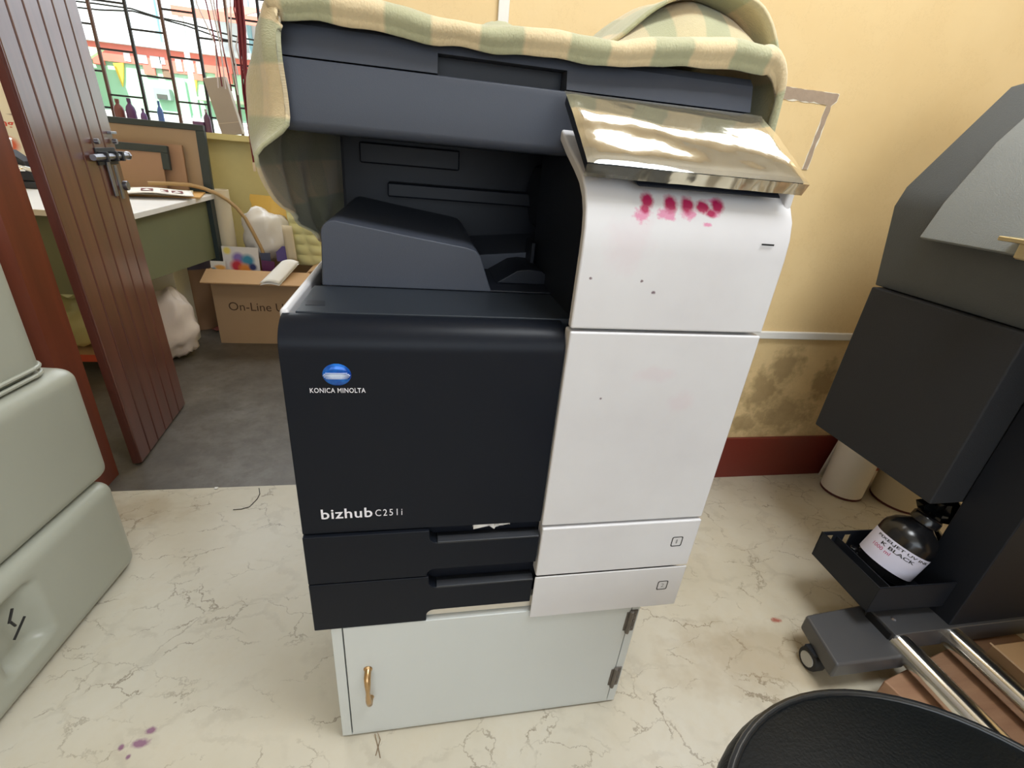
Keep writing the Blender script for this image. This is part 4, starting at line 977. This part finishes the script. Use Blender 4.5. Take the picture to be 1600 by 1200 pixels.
cbm = MB(); cbm.tube([(-2.6, 2.9, 1.75), (-2.0, 2.9, 1.585), (-1.64, 2.9, 1.513), (-1.49, 2.9, 1.515), (-1.33, 2.9, 1.514), (-1.21, 2.9, 1.492), (-1.08, 2.9, 1.483), (-.90, 2.9, 1.458), (-.79, 2.9, 1.447), (-.3, 2.9, 1.43), (.6, 2.9, 1.50)], .004, 5)
tag(cbm.build('cable', M_IRON), 'upper black cable sagging across the street outside the window', 'cable', 'black cables outside the window')
cbm = MB(); cbm.tube([(a_, b_ + .01, c_ - .015 + .012*math.sin(a_*9)) for a_, b_, c_ in [(-2.6, 2.9, 1.75), (-2.0, 2.9, 1.585), (-1.64, 2.9, 1.513), (-1.49, 2.9, 1.515), (-1.33, 2.9, 1.514), (-1.21, 2.9, 1.492), (-1.08, 2.9, 1.483), (-.90, 2.9, 1.458), (-.79, 2.9, 1.447), (-.3, 2.9, 1.43), (.6, 2.9, 1.50)]], .004, 5)
tag(cbm.build('cable', M_IRON), 'lower black cable sagging just under another outside the window', 'cable', 'black cables outside the window')
# seen between door leaf and frame: poster and small sewing machine on the table
po = thing('poster', 'cream poster with red letters and an orange circle on the window bars', 'poster', (-1.62, 2.28, .70), (math.radians(-10), 0, 0))
t = NT('poster_print'); v = t.obj(); c = S(226, 214, 190)
for (x, z, rx_, rz_, col) in ((-.085, .135, .045, .04, S(214, 92, 50)), (.0, .125, .022, .02, S(226, 176, 90)), (.03, .06, .05, .022, S(60, 52, 56)), (-.02, .265, .05, .005, S(150, 130, 116)), (-.01, .245, .04, .004, S(160, 140, 120))):
    c = t.mix(t.blobs(v, [(x, 0, z, rx_, .5, rz_)], .10, 20), c, col)
t.l(c, t.b.inputs['Base Color']); t.set(Roughness=.5)
MB().box(-.14, .075, -.004, .004, 0, .42).build('sheet', t.m, po, local=True)
lettering('lettering', 'ng', tuple(MW[po.name] @ Vector((-.098, -.0042, .205))), X_, tuple(MW[po.name].to_3x3() @ Vector((0, 0, 1))), .05, .028, mat('red_print', S(206, 70, 50), .6), po, .02)
mc = thing('hand_press', 'small dark metal press with chrome knobs on the table behind the door', 'press', (-1.42, 1.90, .70))
mb = MB(); mb.box(-1.50, -1.36, 1.85, 1.97, .70, .725); mb.prism([(-1.48, .725), (-1.38, .725), (-1.40, .80), (-1.45, .84), (-1.49, .80)], 'y', 1.88, 1.94); mb.build('body', M_IRON, mc, bevel=.004)
mb = MB(); mb.tube([(-1.46, 1.87, .79), (-1.36, 1.86, .77)], .009, 10); mb.lathe([(0, -.014), (.012, -.008), (.015, 0), (.012, .008), (0, .014)], (-1.44, 1.86, .775), 12); mb.lathe([(0, -.012), (.010, -.007), (.013, 0), (.010, .007), (0, .012)], (-1.40, 1.86, .772), 12); mb.tube([(-1.44, 1.9, .84), (-1.42, 1.88, .88)], .005, 8)
mb.build('chrome_knob', M_CHROME, mc)

# thin dark wire on the vinyl at the threshold
mb = MB(); mb.tube([(-.323, .748, .0012), (-.313, .720, .0012), (-.314, .696, .0012), (-.325, .662, .0012), (-.345, .653, .0012), (-.366, .652, .0012)], .0011, 5)
tag(mb.build('wire', M_IRON), 'thin bent dark wire lying on the floor at the doorway edge', 'wire')
crumple('paper_scrap', (-.445, .755, .0), (.010, .008, .004), M_PAPERW, 'tiny white paper scrap on the doorway edge of the floor', 'paper', 21, 3)

# ------------------------------------------------------------------ outdoors
t = NT('street_ground'); t.l(t.ramp(t.noise(t.pos(), .8, 5).outputs['Fac'], [(0.3, S(196, 190, 176)), (0.7, S(220, 214, 200))]), t.b.inputs['Base Color']); t.set(Roughness=.9)
struct('ground', MB().box(-16, 8, 2.62, 30, -.4, -.30), t.m)
hb_ = thing('green_house', 'mint green painted house with a red band across the street', 'house', (-4, 9, -.3))
M_MINT = mat('mint_wall', S(176, 222, 188), .8, var=.12, vscale=1.5); M_MINTL = mat('pale_mint_wall', S(196, 224, 210), .8, var=.1, vscale=2); M_BAND = mat('salmon_red_band', S(222, 124, 108), .8, var=.15, vscale=3)
M_HWHITE = mat('stained_white_wall', S(214, 220, 222), .8, var=.18, vscale=2.5)
MB().box(-9, 1.5, 9.0, 13, -.3, 1.9).build('wall', M_MINT, hb_)
MB().box(-9, 1.5, 8.98, 9.0, -.3, 1.12).build('dado', M_MINTL, hb_)
rnd = random.Random(11); poly = [(-9, 1.97), (-9, 1.72)]
x = -9.0
while x < 1.5:
    zz = rnd.choice((1.74, 1.76, 1.68, 1.62, 1.72)); wd = rnd.uniform(.06, .28); poly += [(x, zz), (min(x+wd, 1.5), zz)]; x += wd
poly += [(1.5, 1.97)]
MB().prism(poly, 'y', 8.955, 8.985).build('red_band', M_BAND, hb_)
for (xa, wd) in ((-4.35, .14), (-3.33, .12), (-5.2, .2)): MB().prism([(xa, 1.72), (xa+wd, 1.74), (xa+wd*.7, 1.55), (xa+wd*.4, 1.42), (xa+.02, 1.6)], 'y', 8.96, 8.99).build('yellow_patch', mat('yellow_patch', S(236, 200, 80), .8), hb_)
for k in range(7):
    xa = -4.2 + .17*k + rnd.uniform(-.04, .04); MB().box(xa, xa+rnd.uniform(.06, .15), 8.945, 8.957, 1.78 - rnd.uniform(0, .10), 1.87).build('faded_letter', M_HWHITE, hb_)
MB().box(-9, 1.5, 8.85, 9.1, 1.97, 2.05).build('cornice', M_HWHITE, hb_)
MB().box(-9, 1.5, 9.0, 13, 2.05, 4.2).build('upper_wall', M_HWHITE, hb_)
for xa in (-4.95, -3.68, -2.4): MB().box(xa, xa+.05, 8.95, 9.0, 2.05, 4.2).build('pilaster', mat('aqua_pilaster', S(150, 196, 206), .8), hb_)
MB().lathe([(0, 0), (.06, 0), (.06, .02), (0, .02)], (-3.86, 8.99, 1.72-.02), 16, Matrix.Rotation(PI/2, 3, 'X')).build('vent_hole', mat('dark_vent', S(96, 110, 96), .8), hb_)
MB().box(-3.70, -3.58, 8.975, 8.985, 1.60, 1.74).build('vent_hole', mat('brown_vent', S(132, 110, 90), .8), hb_)
vb = MB().box(-3.84, -3.62, 8.88, 8.99, 1.30, 1.45).build('wall_vent', mat('grey_vent', S(150, 166, 160), .7), hb_)
MB().box(-3.80, -3.66, 8.87, 8.88, 1.31, 1.37).build('grille_slot', mat('vent_slot', S(80, 84, 78), .7), vb)
MB().tube([(-3.30, 8.95, 1.65), (-3.28, 8.95, .2)], .03, 8).build('drain_pipe', M_HWHITE, hb_)
MB().tube([(-3.42, 8.95, 1.62), (-3.40, 8.95, .2)], .02, 8).build('drain_pipe', M_MINTL, hb_)
MB().box(-3.2, -2.4, 8.6, 9.0, 1.34, 1.38).build('ledge', M_PGREEN, hb_)
lw = thing('low_wall', 'low white wall at the street edge seen over the window sill', 'wall', (-4, 7.4, -.3)); MB().box(-10, 2, 7.4, 7.6, -.3, 1.03).build('masonry', M_HWHITE, lw); MB().box(-10, 2, 7.36, 7.64, 1.03, 1.07).build('coping', M_PAPERW, lw)
aw = thing('awning', 'pale green sloping awning on a post at the left of the green house', 'awning', (-4.8, 8.0, -.3))
MB().prism([(7.7, 1.42), (8.8, 1.85), (8.8, 1.88), (7.7, 1.45)], 'x', -7.5, -4.35).build('canopy', mat('pale_green_sheet', S(188, 206, 160), .6), aw); MB().box(-4.48, -4.42, 7.72, 7.78, -.3, 1.44).build('post', M_PAPERW, aw); MB().box(-7.4, -7.34, 7.72, 7.78, -.3, 1.44).build('post', M_PAPERW, aw)
rf = thing('tin_roof', 'white and red striped tin awning at upper right outside the window', 'roof', (-2.4, 8.0, -.3))
for k in range(4): MB().prism([(7.6, 2.28 + .0), (8.95, 2.62), (8.95, 2.65), (7.6, 2.31)], 'x', -2.9 + .42*k, -2.9 + .42*k + .40).build('roof_sheet', M_HWHITE if k % 2 == 0 else M_BAND, rf)
MB().box(-2.9, -1.24, 7.58, 7.60, 2.22, 2.32).build('fascia', M_BAND, rf)
for xx in (-2.85, -1.3): MB().box(xx, xx+.05, 7.62, 7.67, -.3, 2.28).build('post', M_HWHITE, rf)
bp_ = thing('banana_plant', 'broad leaved green plant beside the awning outside the window', 'plant', (-5.0, 6.6, -.3))
M_LEAF = mat('banana_leaf', S(120, 164, 84), .5, var=.2, vscale=6)
MB().tube([(-5.0, 6.6, -.3), (-4.98, 6.6, 1.5)], .06, 10).build('stem', mat('plant_stem', S(140, 150, 90), .6), bp_)
for k in range(8):
    q = k*.8 + .3; L_ = .75 + .1*(k % 3); dr = .5 + .15*(k % 2)
    mb = MB(); mb.grid(lambda u, v: (-4.98 + math.cos(q)*L_*u - math.sin(q)*(v-.5)*.24*math.sin(PI*min(1, u*.95+.03)), 6.6 + math.sin(q)*L_*u + math.cos(q)*(v-.5)*.24*math.sin(PI*min(1, u*.95+.03)), 1.5 + dr*u*1.3 - .9*u*u - .05*abs(v-.5)), 10, 4)
    mb.build('leaf', M_LEAF, bp_, angle=180)

# ------------------------------------------------------------------ added high window, out of view, shaped for the film's reflection
hw_ = struct('added_window', MB().box(.5, 1.9, .715, .86, 1.97, 1.982), M_TRIM)
for b_ in ((.5, .53, 1.982, 2.33), (1.87, 1.9, 1.982, 2.33), (1.185, 1.215, 1.982, 2.33), (.53, 1.87, 2.31, 2.33)):
    MB().box(b_[0], b_[1], .79, .83, b_[2], b_[3]).build('added_window_frame', M_TRIM, hw_)
SC.cycles.use_denoising = True
